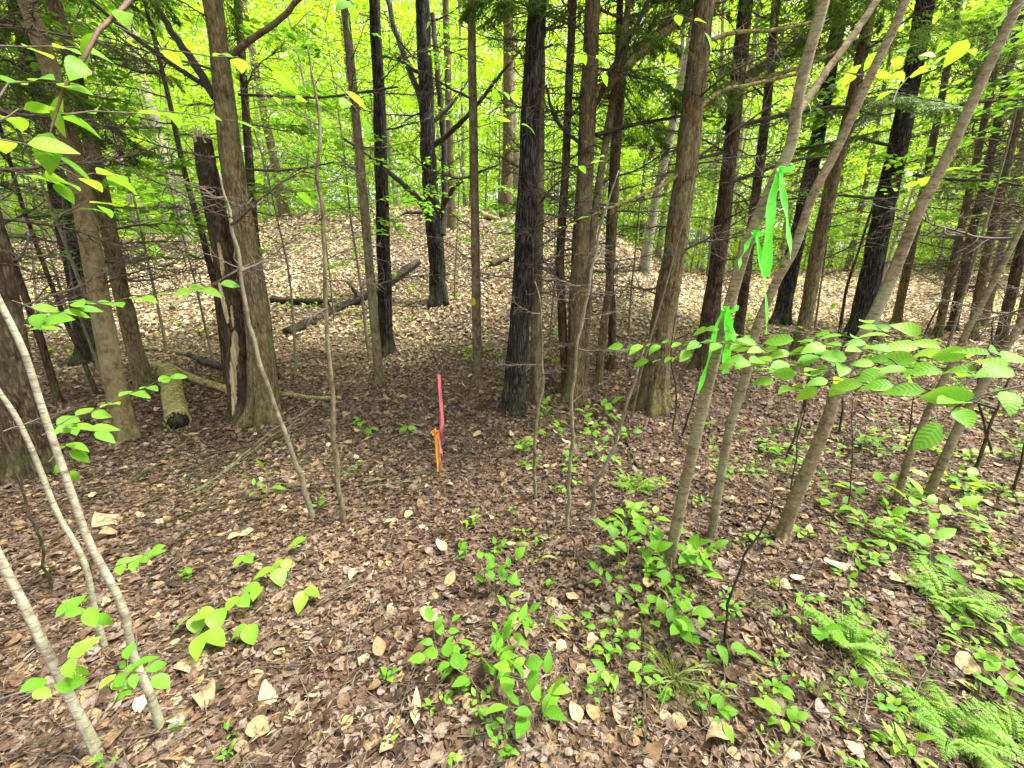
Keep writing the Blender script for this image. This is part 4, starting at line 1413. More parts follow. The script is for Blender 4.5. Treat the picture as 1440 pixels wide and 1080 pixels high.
sb = hit(617, 668)
Ys = sb[1]
st = thing("survey_stake", "short brown wooden stake carrying a pink topped lath", "stake", sb)
mb = MB()
box_along(mb, [sb - (0, 0, .15), plane(616.5, 640, Ys), plane(614, 611, Ys)], [.04, .038, .036], [.03, .03, .028])
obj("post", mb, M['stakewood'], st)
mb = MB()
box_along(mb, [plane(620, 622, Ys - .03), plane(620.5, 600, Ys - .03), plane(619, 560, Ys - .03), plane(616.5, 524, Ys - .03)], [.019, .019, .018, .018], [.012, .012, .012, .012])
obj("lath", mb, M['pink'], st)
mb = MB()
box_along(mb, [plane(616.5, 524.3, Ys - .03), plane(616.4, 521.5, Ys - .03)], [.034, .030], [.022, .020])
obj("lath_top", mb, M['cap'], st)
pk = thing("flagging_ribbon", "pink flagging tape draped down the upper stake and tail", "ribbon", plane(617, 560, Ys - .05))
mb = MB()
ribbon(mb, [plane(617.5, 527, Ys - .045), plane(619.5, 560, Ys - .05), plane(622.5, 590, Ys - .055), plane(621.5, 600, Ys - .058), plane(616, 608, Ys - .058)], [.021, .023, .025, .022, .016], 0.15, .5, seed=1)
obj("ribbon_band", mb, M['pink'], pk)
mb = MB()
ribbon(mb, [plane(616, 608, Ys - .058), plane(617.5, 618, Ys - .06), plane(620, 630, Ys - .06), plane(622, 642, Ys - .062)], [.016, .012, .012, .008], 0.3, 1.2, seed=2)
obj("ribbon_tail", mb, M['pink'], pk)
ok = thing("flagging_ribbon", "orange yellow tape knot tied on the stake above its tail", "ribbon", plane(613, 607, Ys - .05))
mb = MB()
kc = plane(612.5, 606.5, Ys - .045)
for q in range(5):
    a = q * 1.25
    ribbon(mb, [kc, kc + np.array((math.cos(a) * .016, -.012, math.sin(a) * .018)), kc + np.array((math.cos(a + .5) * .02, -.02, math.sin(a + .5) * .026)), kc + np.array((0, -.012, 0))], [.012, .024, .024, .012], a, 1.0, 12, .003, q)
obj("knot", mb, M['orange'], ok)
mb = MB()
ribbon(mb, [kc + (0, -.01, 0), plane(613.5, 625, Ys - .05), plane(615, 645, Ys - .05), plane(616, 664, Ys - .05)], [.022, .018, .018, .014], .1, .6, seed=4)
obj("ribbon_tail", mb, M['orange'], ok)


def knot_at(px, py, Y, w):
    mb = MB()
    c = plane(px, py, Y)
    for q in range(4):
        a = q * 1.5
        ribbon(mb, [c, c + np.array((math.cos(a), -.4, math.sin(a))) * w * .5, c + np.array((math.cos(a + .9), -.7, math.sin(a + .9))) * w * .6, c + np.array((0, -.3 * w, 0))], [w * .5, w, w, w * .5], a, 1, 10, .002, q)
    return mb


def band_mesh(px, py, Y, w, hgt):
    """the tape where it passes round the stem"""
    c = plane(px, py, Y)
    rad = px_radius(c, w)
    mb = MB()
    th = np.linspace(0, 2 * math.pi, 17)[:-1]
    P = np.array([c + np.array((math.cos(a) * rad, math.sin(a) * rad, .35 * rad * math.cos(a))) for a in th])
    V = np.concatenate([P + (0, 0, hgt / 2), P - (0, 0, hgt / 2)])
    Q = [(q, (q + 1) % 16, 16 + (q + 1) % 16, 16 + q) for q in range(16)]
    mb.add(V, Q)
    return mb


Yr = root_loc(b3)[1]
f = Yr - .055
gr = [("highest bright green ribbon with two long tails on the beech stem", (1098, 238), 27,
       [([(1096, 240, 0), (1086, 275, .01), (1081, 320, .02), (1077, 370, .02), (1074, 388, .02)], (13, 15, 17, 19, 19), .12, .08),
        ([(1097, 240, 0), (1100, 268, .01), (1106, 310, .0), (1110, 345, .02), (1111, 364, .02)], (11, 12, 12, 10, 7), .25, .35),
        ([(1099, 240, -.01), (1108, 238, -.03), (1104, 242, -.05)], (8, 9, 9), .2, .3)]),
      ("middle green ribbon with a narrow tail wrapped on the beech stem", (1062, 328), 24,
       [([(1060, 328, 0), (1050, 345, .01), (1042, 362, .02), (1038, 378, .03)], (8, 9, 8, 7), .4, .4),
        ([(1062, 328, 0), (1067, 350, -.01), (1072, 380, -.01), (1075, 400, .0), (1078, 430, .02), (1077, 470, .02)], (8, 10, 10, 6, 5, 5), .3, .5)]),
      ("lowest green ribbon hanging among the beech leaves", (1020, 434), 24,
       [([(1018, 436, 0), (1008, 455, .0), (1002, 480, .01), (990, 525, .0), (980, 553, .02)], (9, 10, 10, 10, 9), .35, .3),
        ([(1021, 436, 0), (1026, 455, -.01), (1031, 475, -.01), (1030, 484, .0)], (7, 12, 12, 9), .2, .4),
        ([(1022, 440, .0), (1024, 480, .0), (1020, 505, .01), (1019, 526, .01)], (11, 14, 14, 15), .1, .2)])]
for lab, kn, bw, tails in gr:
    root = thing("flagging_ribbon", lab, "ribbon", plane(kn[0], kn[1], f), "green ribbons on the beech stem")
    obj("loop", band_mesh(kn[0] + 6, kn[1] + 2, Yr, bw, .018), M['green'], root)
    obj("knot", knot_at(kn[0], kn[1], f, .02), M['green'], root)
    for q, (pts, ws, yaw, tw) in enumerate(tails):
        mb = MB()
        P = [plane(px, py, f - dy) for px, py, dy in pts]
        d = depth_of(P[0])
        ribbon(mb, P, [w * .86 * d / FPX for w in ws], yaw, tw, 26, .004, q + 1)
        obj("ribbon_tail", mb, M['green'], root)

# ------------------------------------------------------------------ leafy sprays on the beeches and over the view
def leafy_twig(mt, ml, C, size, gap, g, tm=LEAF_HI, wid=1.0, r0=.003, droop=.25, side=None, rn=(.3, .9), spread=1.0, open_=(0, 0, 0)):
    """leaves alternating along a twig through points C"""
    ln = np.linalg.norm(np.diff(C, axis=0), axis=1).sum()
    n = max(3, int(ln / gap))
    D = catmull(C, n + 1)
    D += g.normal(0, gap * .08, D.shape)
    tube(mt, D, np.linspace(r0, r0 * .35, len(D)), 5, .5)
    T = nrm(np.gradient(D, axis=0))
    for i in range(1, n + 1):
        s = 1 if i % 2 else -1
        h = np.cross(UPZ, T[i])
        h = nrm(h) if np.linalg.norm(h) > .1 else np.array((1.0, 0, 0))
        A = nrm(T[i] * .75 + h * s * spread * g.uniform(.6, 1.1) + np.array((0, 0, g.uniform(-.35, .12))))
        if i == n:
            A = nrm(T[i] + (0, 0, -.2))
        N = UPZ + g.normal(0, .28, 3) + h * s * -.15 + np.asarray(open_)
        sz = size * g.uniform(.65, 1.12)
        pet = D[i] + A * sz * .12
        tube(mt, np.array([D[i], pet]), [r0 * .35, r0 * .3], 3, .5)
        leaves(ml, tm if g.random() < .6 else LEAF_HI2, pet, A, N, sz, g.uniform(*rn), droop * g.uniform(.3, 1.5), wid * g.uniform(.9, 1.15))


def spray_thing(name, label, twigs, size, gap, mat='leaf', cat="branch", group=None, seed=0, r0=.003, twigmat='twig', rn=(.3, .9), droop=.25, open_=(0, 0, 0)):
    g = np.random.default_rng(seed)
    many = not isinstance(label, str)
    root = None
    for k, pts in enumerate(twigs):
        mt, ml = MB(), MB()
        C = np.array([at(px, py, d) for px, py, d in pts])
        leafy_twig(mt, ml, C, size, gap, g, r0=r0, rn=rn, droop=droop, open_=open_)
        if root is None or many:
            root = thing(name, label[k] if many else label, cat, C[0], group)
        a = obj("twig", mt, M[twigmat], root)
        obj("leaves", ml, M[mat], a)


spray_thing("beech_branch", "long leafy beech branch reaching in from the right edge over the stems",
            [[(1470, 525, 1.10), (1417, 520, 1.15), (1340, 521, 1.3), (1271, 518, 1.42), (1200, 505, 1.55), (1130, 496, 1.65), (1060, 488, 1.75)],
             [(1440, 540, 1.0), (1400, 548, 1.0), (1360, 566, 1.0), (1330, 590, 1.0)], [(1271, 518, 1.42), (1235, 498, 1.5), (1190, 488, 1.55), (1120, 480, 1.65)],
             [(1200, 505, 1.55), (1160, 520, 1.55), (1120, 512, 1.6), (1050, 506, 1.65)], [(1340, 500, 1.5), (1300, 470, 1.6), (1260, 460, 1.65)],
             [(1400, 575, 1.02), (1345, 560, 1.05), (1290, 545, 1.15), (1220, 540, 1.3), (1150, 530, 1.42), (1090, 520, 1.55)],
             [(1340, 521, 1.3), (1270, 500, 1.5), (1215, 480, 1.6), (1170, 468, 1.7)],
             [(1271, 518, 1.42), (1205, 528, 1.5), (1140, 545, 1.6), (1095, 540, 1.65)],
             [(1440, 522, 1.12), (1380, 495, 1.3), (1300, 490, 1.5), (1250, 470, 1.6), (1225, 455, 1.7)]], .100, .046, seed=1, r0=.0035, rn=(.3, 1), open_=(-.25, -.75, 0), twigmat='twigdark')
spray_thing("beech_branch", "leafy beech twig crossing the big brown trunk under the ribbons",
            [[(1060, 488, 1.75), (1010, 482, 1.8), (960, 482, 1.85), (915, 484, 1.9), (880, 488, 1.95)], [(985, 482, 1.8), (950, 500, 1.85), (915, 508, 1.9)],
             [(1080, 492, 1.7), (1040, 470, 1.8), (1000, 462, 1.9)], [(1110, 500, 1.65), (1070, 505, 1.7), (1035, 510, 1.72)]], .085, .042, seed=2, r0=.003, open_=(-.2, -.7, 0))
spray_thing("beech_branch", ['lime leaf sprig high up beside the lichened leaning beech', 'lime leaf sprig where the ribboned beech stem forks'],
            [[(1240, 150, 2.0), (1290, 100, 2.1), (1330, 75, 2.2), (1360, 70, 2.3)], [(1180, 110, 2.0), (1220, 105, 2.1), (1262, 95, 2.1)]], .10, .16, 'lime', seed=3)
spray_thing("beech_branch", ['lime leaf sprig nearest the upper right corner', 'lime leaf sprig before the crown of the large black trunk'],
            [[(1440, 10, 1.6), (1400, 30, 1.6), (1360, 50, 1.7), (1340, 65, 1.7)], [(1290, 60, 1.9), (1250, 75, 1.9), (1215, 90, 2.0)]], .10, .13, 'lime', seed=4)
spray_thing("beech_branch", "reddish overhanging branch with beech leaves in the upper left",
            [[(200, -10, 1.25), (165, 12, 1.2), (150, 40, 1.18), (125, 68, 1.15), (95, 88, 1.12), (87, 120, 1.12), (85, 155, 1.12), (78, 175, 1.12)]], .12, .10, 'leaf', seed=5, open_=(.1, -.25, 0), r0=.0085, twigmat='redtwig')
spray_thing("beech_branch", ['leaf sprig cut by the left edge under the reddish overhanging branch', 'leaf sprig at the left edge just below the level of the reddish branch tip', 'lowest broad leaves of the bunch at the upper left edge', 'leaf sprig crossing the bend of the reddish overhanging branch', 'leaf sprig over the black trunk at the left edge'],
            [[(-20, 130, 1.05), (30, 115, 1.1), (70, 112, 1.12)], [(-20, 180, 1.05), (25, 160, 1.1), (60, 158, 1.15)], [(-20, 205, 1.0), (15, 195, 1.05), (50, 205, 1.1)], [(-10, 60, 1.1), (50, 70, 1.15), (100, 62, 1.2)],
             [(10, 260, 1.2), (40, 245, 1.2), (72, 258, 1.25)]], .105, .085, 'leaf', seed=6, open_=(.1, -.25, 0))
spray_thing("beech_branch", ['long thin leafy twig reaching from the reddish branch to the snag top', 'leafy twig crossing the dark limbs left of the thick mossy footed trunk', 'short leaf sprig across the smooth tan trunk, upper one', 'short leaf sprig across the smooth tan trunk, lower one'],
            [[(85, 160, 1.15), (120, 152, 1.2), (165, 155, 1.3), (220, 155, 1.4), (270, 162, 1.5), (330, 170, 1.6)], [(170, 40, 1.3), (220, 65, 1.35), (280, 75, 1.4), (330, 85, 1.5), (380, 100, 1.6)],
             [(90, 235, 1.4), (125, 245, 1.45), (150, 252, 1.5)], [(90, 300, 1.5), (120, 288, 1.5), (138, 285, 1.55)]], .10, .11, 'leaf', seed=7, open_=(.1, -.25, 0))
spray_thing("beech_branch", "leafy twig stretched level across tan and dark trunks at left",
            [[(70, 432, 2.1), (110, 425, 2.1), (150, 425, 2.15), (200, 418, 2.2), (250, 412, 2.3), (305, 402, 2.4)], [(20, 420, 2.0), (60, 440, 2.0), (110, 438, 2.05)], [(30, 470, 2.0), (60, 455, 2.0)]], .125, .07, 'leaf', seed=8, open_=(.2, -.5, 0))
spray_thing("beech_branch", "leaf sprig in front of the foot of the smooth tan trunk",
            [[(60, 610, 1.9), (95, 590, 1.95), (130, 580, 2.0), (165, 562, 2.05), (200, 545, 2.1), (235, 532, 2.15)], [(60, 612, 1.9), (95, 602, 1.9), (130, 606, 1.9)], [(70, 650, 1.85), (90, 625, 1.9), (100, 660, 1.9)]], .095, .042, 'leaf', seed=9, open_=(.2, -.5, 0))
spray_thing("beech_branch", ['leaf sprig crossing the thickest pale sapling', 'leaf sprig at the left edge below the thickest pale sapling', 'small leaf sprig at the middle of the thickest pale sapling'],
            [[(60, 880, 1.2), (85, 865, 1.2), (115, 850, 1.25), (135, 860, 1.25)], [(0, 985, 1.0), (35, 972, 1.02), (70, 965, 1.05)], [(80, 940, 1.1), (95, 925, 1.1), (105, 935, 1.1)]], .07, .028, 'leaf', seed=10, open_=(.2, -.5, 0))
spray_thing("beech_branch", ['leafy twig crossing the foot of the tall curving sapling', 'upright leaf sprig by the foot of the tall curving sapling', 'leaf sprig on litter right of the tall curving sapling'],
            [[(120, 985, 1.15), (155, 960, 1.18), (185, 945, 1.2), (210, 950, 1.2)], [(150, 1000, 1.15), (170, 975, 1.15), (180, 930, 1.2)], [(150, 800, 1.5), (185, 790, 1.5), (212, 775, 1.5)]], .062, .026, 'leaf', seed=11, open_=(.2, -.5, 0))
spray_thing("beech_branch", ['leaf sprig across the slender upright pole', 'leaf sprig over the thick mossy footed trunk near its limbs'],
            [[(380, 250, 2.2), (420, 270, 2.2), (445, 268, 2.2), (470, 262, 2.2)], [(350, 120, 2), (400, 135, 2.1), (440, 140, 2.2)]], .10, .10, 'leaf', seed=12)
spray_thing("beech_branch", ['large leaf dangling from the top edge by the straight black trunk', 'leaf dangling before the slender grey barked trunk', 'leaf row crossing in front of the thick black furrowed trunk', 'leaf dangling left of the thick black furrowed trunk, high up'],
            [[(480, -10, 1.6), (490, 0, 1.6), (492, 12, 1.6)], [(470, 110, 1.7), (485, 135, 1.7), (500, 160, 1.7)], [(650, 190, 2.2), (680, 178, 2.2), (730, 172, 2.2)], [(690, 115, 2.2), (700, 125, 2.2), (715, 130, 2.2)]], .11, .12, 'leaf', seed=13)
spray_thing("beech_branch", ['leaf sprig at the top of the stout trunk with the mossy limb', 'leaf sprig low between narrow dark trunk and stout trunk', 'leaf sprig across the middle of the stout trunk with the mossy limb', 'leaf sprig at the top by the mossy limb tip'],
            [[(800, 75, 2.2), (830, 80, 2.2), (850, 95, 2.2)], [(770, 330, 2.6), (790, 318, 2.6), (810, 312, 2.6)], [(800, 230, 2.4), (825, 232, 2.4), (840, 222, 2.4)], [(930, 30, 2), (960, 20, 2), (990, 40, 2)]], .10, .12, 'leaf', seed=14)
spray_thing("beech_branch", ['leaf pair on the bend of the ribboned beech stem', 'leaf sprig before the upper part of the large black trunk', 'leaf bud sprig against the lichened leaning beech', 'long lime twig crossing the second beech at upper right'],
            [[(1100, 130, 2.2), (1118, 128, 2.2), (1128, 140, 2.2)], [(1240, 260, 2.3), (1262, 268, 2.3), (1270, 255, 2.3)], [(1300, 240, 2), (1310, 246, 2), (1322, 240, 2)], [(1130, 170, 2.5), (1200, 95, 2.4), (1240, 85, 2.3), (1330, 72, 2.2)]], .08, .11, 'lime', seed=15)

# ------------------------------------------------------------------ plants on the ground
def px_len(p, n):
    return n * depth_of(p) / FPX


def bush(label, px, py, n, hgt, size, mat='leaf', name="seedling", cat="plant", group=None, seed=0, gap=None, lean=(0, 0), tm=LEAF_HI, spread=.55, rn=(.2, .9), wid=None, at_=None):
    """several leafy stems rising from one foot; hgt and size in picture pixels"""
    g = np.random.default_rng(seed * 7 + int(px) + int(py))
    p = hit(px, py) if at_ is None else at_
    wid = g.uniform(.62, 1.2) if wid is None else wid
    rn = (max(0, rn[0] - g.uniform(0, .2)), rn[1])
    H, S = px_len(p, hgt), px_len(p, size * .80)
    mt, ml = MB(), MB()
    for k in range(n):
        a = k / n * 2 * math.pi + g.uniform(-.5, .5)
        sp = spread * g.uniform(.3, 1.2)
        C = wander(p, (math.cos(a) * sp + lean[0], math.sin(a) * sp + lean[1], 1), H * g.uniform(.7, 1.25), 5, g, .14, .12 * sp)
        leafy_twig(mt, ml, C[1:] if len(C) > 3 else C, S, gap * S if gap else S * .55, g, tm=tm, r0=max(.0009, S * .018), droop=.35, rn=rn, wid=wid)
        tube(mt, C[:2], [max(.001, S * .024), max(.0009, S * .02)], 5, .5)
    root = thing(name, label, cat, p, group)
    obj("stem", mt, M['stem'], root)
    obj("leaves", ml, M[mat], root)
    return root


def pair(label, px, py, size, mat='lime', n=2, group=None, seed=0, hgt=1.0, name="seedling", wid=1.15):
    """a single short stem carrying a pair or whorl of drooping leaves"""
    g = np.random.default_rng(seed * 3 + int(px * 7 + py))
    p = hit(px, py + size * .55)
    S = px_len(p, size)
    H = S * hgt
    top = p + np.array((g.normal(0, .15) * H, g.normal(0, .15) * H, H))
    mt, ml = MB(), MB()
    tube(mt, catmull([p - (0, 0, .01), (p + top) / 2 + g.normal(0, .06, 3) * H, top], 6), np.linspace(.0016, .001, 6), 5, .5)
    a0 = g.uniform(0, 6.3) if n > 2 else g.normal(-math.pi / 2, .5)
    for k in range(n):
        a = a0 + (k * 2 * math.pi / n if n > 2 else (k - .5) * g.uniform(1.0, 1.9))
        A = np.array((math.cos(a), math.sin(a), g.uniform(-.5, .1)))
        leaves(ml, OVAL_HI if k % 2 else LEAF_HI, top + nrm(A) * S * .06, A, UPZ + g.normal(0, .2, 3), S * g.uniform(.75, 1.1), g.random(), .35, wid)
    root = thing(name, label, "plant", p, group)
    obj("stem", mt, M['stem'], root)
    obj("leaves", ml, M[mat], root)
    return root


def fern(label, px, py, n, length, seed=0, group=None, lift=.8, name="fern"):
    """a rosette of arching fronds, each its own part"""
    g = np.random.default_rng(seed + 70)
    p = hit(px, py)
    root = thing(name, label, "fern", p, group)
    for k in range(n):
        L_ = px_len(p, length) * g.uniform(.6, 1.05)
        a = k * 2.4 + g.uniform(-.35, .35)
        d = np.array((math.cos(a), math.sin(a), lift * g.uniform(1.1, 2.6)))
        C = wander(p, d, L_, 9, g, .06, .14)
        mb = MB()
        tube(mb, C, np.linspace(.0018, .0006, len(C)), 4, .2)
        m = 17
        tt = np.linspace(.2, 1, m)
        ii = np.minimum((tt * 9).astype(int), 8)
        pp = C[ii] + (C[ii + 1] - C[ii]) * (tt * 9 - ii)[:, None]
        dd = nrm(C[ii + 1] - C[ii])
        sd = nrm(np.cross(np.array((0, 0, 1.0)), dd))
        tone = g.uniform(.15, .85)
        for s in (1, -1):
            pl = L_ * .30 * np.clip((1.04 - tt) / .72, 0, 1) ** .85 * np.clip(.55 + (tt - .2) * 2.5, 0, 1) * g.uniform(.85, 1.1, m)
            A = nrm(sd * s + dd * .4 + np.array((0, 0, -.10)) + g.normal(0, .13, (m, 3)))
            rc = np.clip(g.normal(tone, .12, m), 0, 1)
            leaves(mb, NEEDLE, pp, A, np.array((0, 0, 1.0)) + g.normal(0, .15, (m, 3)), pl, rc, .25, .55)
            for f_ in (.14, .28, .42, .56, .70, .84):
                for s2 in (1, -1):
                    q = pp + A * (pl * f_)[:, None] - np.array((0, 0, 1.0)) * (.25 * pl * f_ * f_)[:, None]
                    leaves(mb, DIA, q, np.cross(A, (0, 0, 1.0)) * s2 + A * .7, np.array((0, 0, 1.0)) + g.normal(0, .2, (m, 3)), pl * .20 * (1.15 - f_) + .002, rc, .2, .85)
        obj("frond", mb, M['fern'], root)
    return root


def tuft(label, px, py, n, length, mat='grass', seed=0, group=None, name="grass_tuft", rn=(.2, 1), cat="grass", w=.05, sag=.25):
    """strap leaves bending over"""
    g = np.random.default_rng(seed + 90)
    p = hit(px, py)
    L_ = px_len(p, length)
    mb = MB()
    for k in range(n):
        a = g.uniform(0, 6.3)
        C = wander(p + g.normal(0, L_ * .06, 3) * (1, 1, 0), (math.cos(a) * .6, math.sin(a) * .6, 1), L_ * g.uniform(.6, 1.1), 8, g, .06, sag)
        T, N_, B_ = frames(C)
        wd = L_ * w * np.sin(np.pi * np.linspace(.12, .98, len(C))) ** .6
        V = np.concatenate([C + B_ * wd[:, None], C + (0, 0, -.002), C - B_ * wd[:, None]])
        m = len(C)
        Q = [(i, i + 1, m + i + 1, m + i) for i in range(m - 1)] + [(m + i, m + i + 1, 2 * m + i + 1, 2 * m + i) for i in range(m - 1)]
        Lc = np.zeros((3 * m, 3))
        Lc[:, 2] = g.uniform(*rn)
        mb.add(V, Q, None, Lc)
    o = obj(name, mb, M[mat], None, p)
    return tag(o, label, cat, group)


# lime two-leaved seedlings at lower left
LIME = [(280, 902, 32), (315, 856, 30), (350, 838, 28), (378, 828, 26), (358, 884, 30), (395, 806, 24), (408, 790, 22), (432, 766, 22), (428, 838, 26), (355, 782, 22), (276, 872, 24)]
WHERE = ["lowest and largest lime seedling of the lower left row", "lime seedling just above the lowest in the lower left row", "lime seedling in the middle of the lower left row",
         "lime seedling upper middle of the lower left row", "lime seedling set below the row beside the tan dead leaf", "lime seedling between middle and top of the lower left row",
         "lime seedling second from top of the lower left row", "topmost single leaf lime seedling of the lower left row", "lime seedling at right end below the topmost one",
         "lime seedling left of the top of the lower left row", "small lime seedling tucked over the lowest one"]
for k, ((x, y, s), lab) in enumerate(zip(LIME, WHERE)):
    pair(lab, x, y, s, 'lime', 2, "lime seedlings at lower left", k)
bush("small lime seedling cluster beside the foot of the bent grey pole", 372, 705, 3, 38, 22, 'lime', seed=2)
# centre foreground shrublets
bush("broad leaved shrublet at the bottom centre with the largest leaves", 752, 1030, 4, 85, 42, 'leaf', seed=3, lean=(0, .1), spread=.5)
bush("leafy shrublet left of the bottom centre one", 690, 985, 5, 100, 34, 'leaf', seed=4, lean=(-.15, .2), spread=.75)
bush("leafy shrublet with reddish stems behind the bottom centre pair", 700, 930, 4, 80, 32, 'leaf', seed=5, lean=(-.1, .2), spread=.7)
bush("low dark green sprig on the left of the centre shrublets", 618, 920, 3, 40, 26, 'leaf', seed=6, rn=(0, .5))
bush("upright sprig at the back of the centre shrublets", 694, 845, 3, 60, 26, 'leaf', seed=7, spread=.4)
bush("single green pair right of the centre shrublets", 765, 885, 2, 24, 26, 'leaf', seed=8)
bush("feathery dark sprig at the very bottom left of the largest leaves", 710, 1062, 4, 36, 18, 'leaf', seed=9, rn=(0, .4))
# right of centre weeds
bush("dense leafy weed at the foot of the ribboned beech", 945, 815, 7, 62, 30, 'leaf', seed=10, spread=.8)
bush("leafy weed running back from the ribboned beech foot", 885, 800, 6, 60, 30, 'leaf', seed=11, spread=.8)
bush("leafy weed at the left of the dense weeds by the beech", 850, 835, 4, 42, 24, 'leaf', seed=12, spread=.8)
bush("sprawling weed in front of the dense weeds", 865, 945, 5, 60, 26, 'leaf', seed=13, spread=.8)
bush("leafy weed beside the mossy clump", 975, 900, 5, 58, 30, 'leaf', seed=14, spread=.8)
bush("shrublet hanging over the mossy clump", 925, 890, 5, 60, 28, 'leaf', seed=15, spread=.7)
bush("large leaf weed just right of the ribboned beech foot", 985, 815, 3, 36, 28, 'leaf', seed=16)
bush("low weed left below the sprawling weed", 838, 985, 3, 26, 20, 'leaf', seed=17)
bush("five leaved weed on the bottom edge right of centre", 1004, 1008, 3, 22, 26, 'leaf', seed=18)
bush("whorled weed below the right fern clump", 1103, 1025, 3, 30, 28, 'leaf', seed=19, rn=(.5, 1))
bush("pale whorled weed on litter right of the mossy clump", 1192, 972, 2, 22, 20, 'leaf', seed=20)
for k, (x, y, n, l, lab) in enumerate(((948, 960, 60, 75, "mossy green grass clump at the foot of the weeds"), (1000, 985, 30, 50, "thin grass wisps right of the mossy clump"), (1060, 850, 22, 38, "wispy grass under the thin dark wand"),
                                       (1290, 968, 26, 50, "blue green grass blades behind the lowest ferns"))):
    tuft(lab, x, y, n, l, 'grass', k, w=.012, rn=(0, .5))
for k, (x, y, l, lab) in enumerate(((728, 768, 40, "drooping yellow green lily leaves behind the centre shrublets"), (858, 870, 50, "wilted striped lily leaves left of the dense weeds"), (905, 885, 46, "wilted yellow strap leaves over the leafy weed"),
                                    (1000, 965, 55, "long wilted strap leaves beside the thin dark wand"), (1075, 970, 42, "pale wilted strap leaf near the tan bark strip"), (940, 850, 40, "orange tinged strap leaves within the dense weeds"),
                                    (756, 790, 34, "upright lily leaves next to the drooping ones"))):
    tuft(lab, x, y, 6, l, 'grass', 20 + k, w=.065, rn=(.5, 1), name="lily_plant", cat="plant", sag=.3)
# ferns
fern("fern clump in the middle of the right foreground", 1195, 915, 13, 84, 1)
fern("tall fern left of the two by the right slope", 1325, 850, 11, 76, 2)
fern("big fern clump in the lower right corner", 1335, 1040, 16, 100, 3)
fern("small fern by the crooked pale sapling", 893, 690, 10, 44, 4)
fern("fern cut by the right end of the lower edge", 1425, 1050, 11, 85, 5)
fern("little fern left of the two thin stems", 745, 655, 6, 26, 6)
# weeds right
RW = [(1150, 690, 3, 34, 26, "leafy weed touching the flared beech foot", 'leaf'), (1178, 720, 4, 30, 22, "pale weed row right of the flared beech foot", 'leaf'),
      (1215, 750, 4, 36, 24, "blue green weed under the slim pale beech", 'leaf'), (1205, 790, 4, 34, 20, "rounded low weed above the middle fern", 'leaf'),
      (1262, 775, 4, 36, 22, "low weed left of the broad lime leaves", 'leaf'), (1305, 735, 3, 36, 34, "broad lime leaves in front of the rightmost beech", 'lime'),
      (1300, 790, 3, 38, 40, "largest toothed leaf seedling below the lime leaves", 'leaf'), (1245, 700, 3, 26, 22, "seedling at the foot of the slim pale beech", 'leaf'),
      (1335, 700, 4, 42, 24, "lime sprouts on the rightmost tan beech", 'lime'), (1370, 740, 3, 26, 18, "small tufted seedling on open litter at right", 'leaf'),
      (1395, 815, 3, 26, 22, "yellowish seedling near the right edge litter", 'lime'), (1385, 890, 4, 36, 26, "spreading weed right of the tall fern", 'leaf'),
      (1430, 925, 3, 40, 34, "large leaf weed at the right edge", 'lime'), (1350, 915, 4, 34, 24, "rounded leaf weed below the tall fern", 'leaf'),
      (1395, 985, 4, 40, 28, "weed above the big corner fern", 'leaf'), (1250, 1000, 3, 40, 22, "upright weed left of the blue green grass", 'leaf'),
      (1265, 1065, 4, 34, 28, "bright weed left of the big corner fern", 'lime'), (1085, 975, 3, 28, 18, "small weed between wand and root branch", 'leaf'),
      (1135, 900, 3, 40, 28, "pair leaved weed left of the middle fern", 'leaf'), (1435, 650, 4, 26, 16, "faint weed at the right edge by the thicket", 'leaf'),
      (1400, 700, 3, 30, 22, "leafy seedling on the right edge litter", 'leaf'), (1130, 760, 2, 18, 16, "tiny yellow seedling right of the flared foot", 'lime')]
for k, (x, y, n, h_, s, lab, mt_) in enumerate(RW):
    bush(lab, x, y, n, h_, s, mt_, seed=40 + k, spread=.8)
# plants by the thin centre stems
CW = [(768, 600, 4, 34, 16, "leafy weed between the two thin centre stems"), (735, 640, 4, 20, 14, "feathery green weed left of the thin stems"), (845, 590, 3, 26, 20, "leaf sprig right below the crossing pair of trunks"),
      (828, 610, 4, 30, 16, "weed right of the thin pale stem"), (840, 650, 4, 36, 15, "low weed at the foot of the crooked pale sapling"), (795, 625, 3, 26, 14, "small weed behind the thin pale stem"),
      (800, 665, 3, 20, 14, "weed on the foot of the thin pale stem"), (880, 735, 4, 32, 26, "lime leaved seedling below the small fern"), (905, 755, 3, 30, 24, "hanging lime leaves left of the ribboned beech"),
      (714, 725, 2, 14, 18, "lone green leaf pair behind the lily leaves"), (805, 690, 2, 18, 14, "yellowish sprig by the pale stem"), (870, 625, 3, 22, 14, "grey green weed beside the short brown stick")]
for k, (x, y, n, h_, s, lab) in enumerate(CW):
    bush(lab, x, y, n, h_, s, 'lime' if 'lime' in lab or 'yellow' in lab else 'leaf', seed=70 + k, spread=.8)
pair("flat pair of leaves left of the pink stake, left one", 519, 602, 14, 'lime', 4, None, 1, .5)
pair("flat pair of leaves left of the pink stake, right one", 574, 598, 16, 'lime', 3, None, 2, .5)
bush("little seedling on the litter right of the slender pole", 500, 668, 3, 14, 10, 'leaf', seed=90)
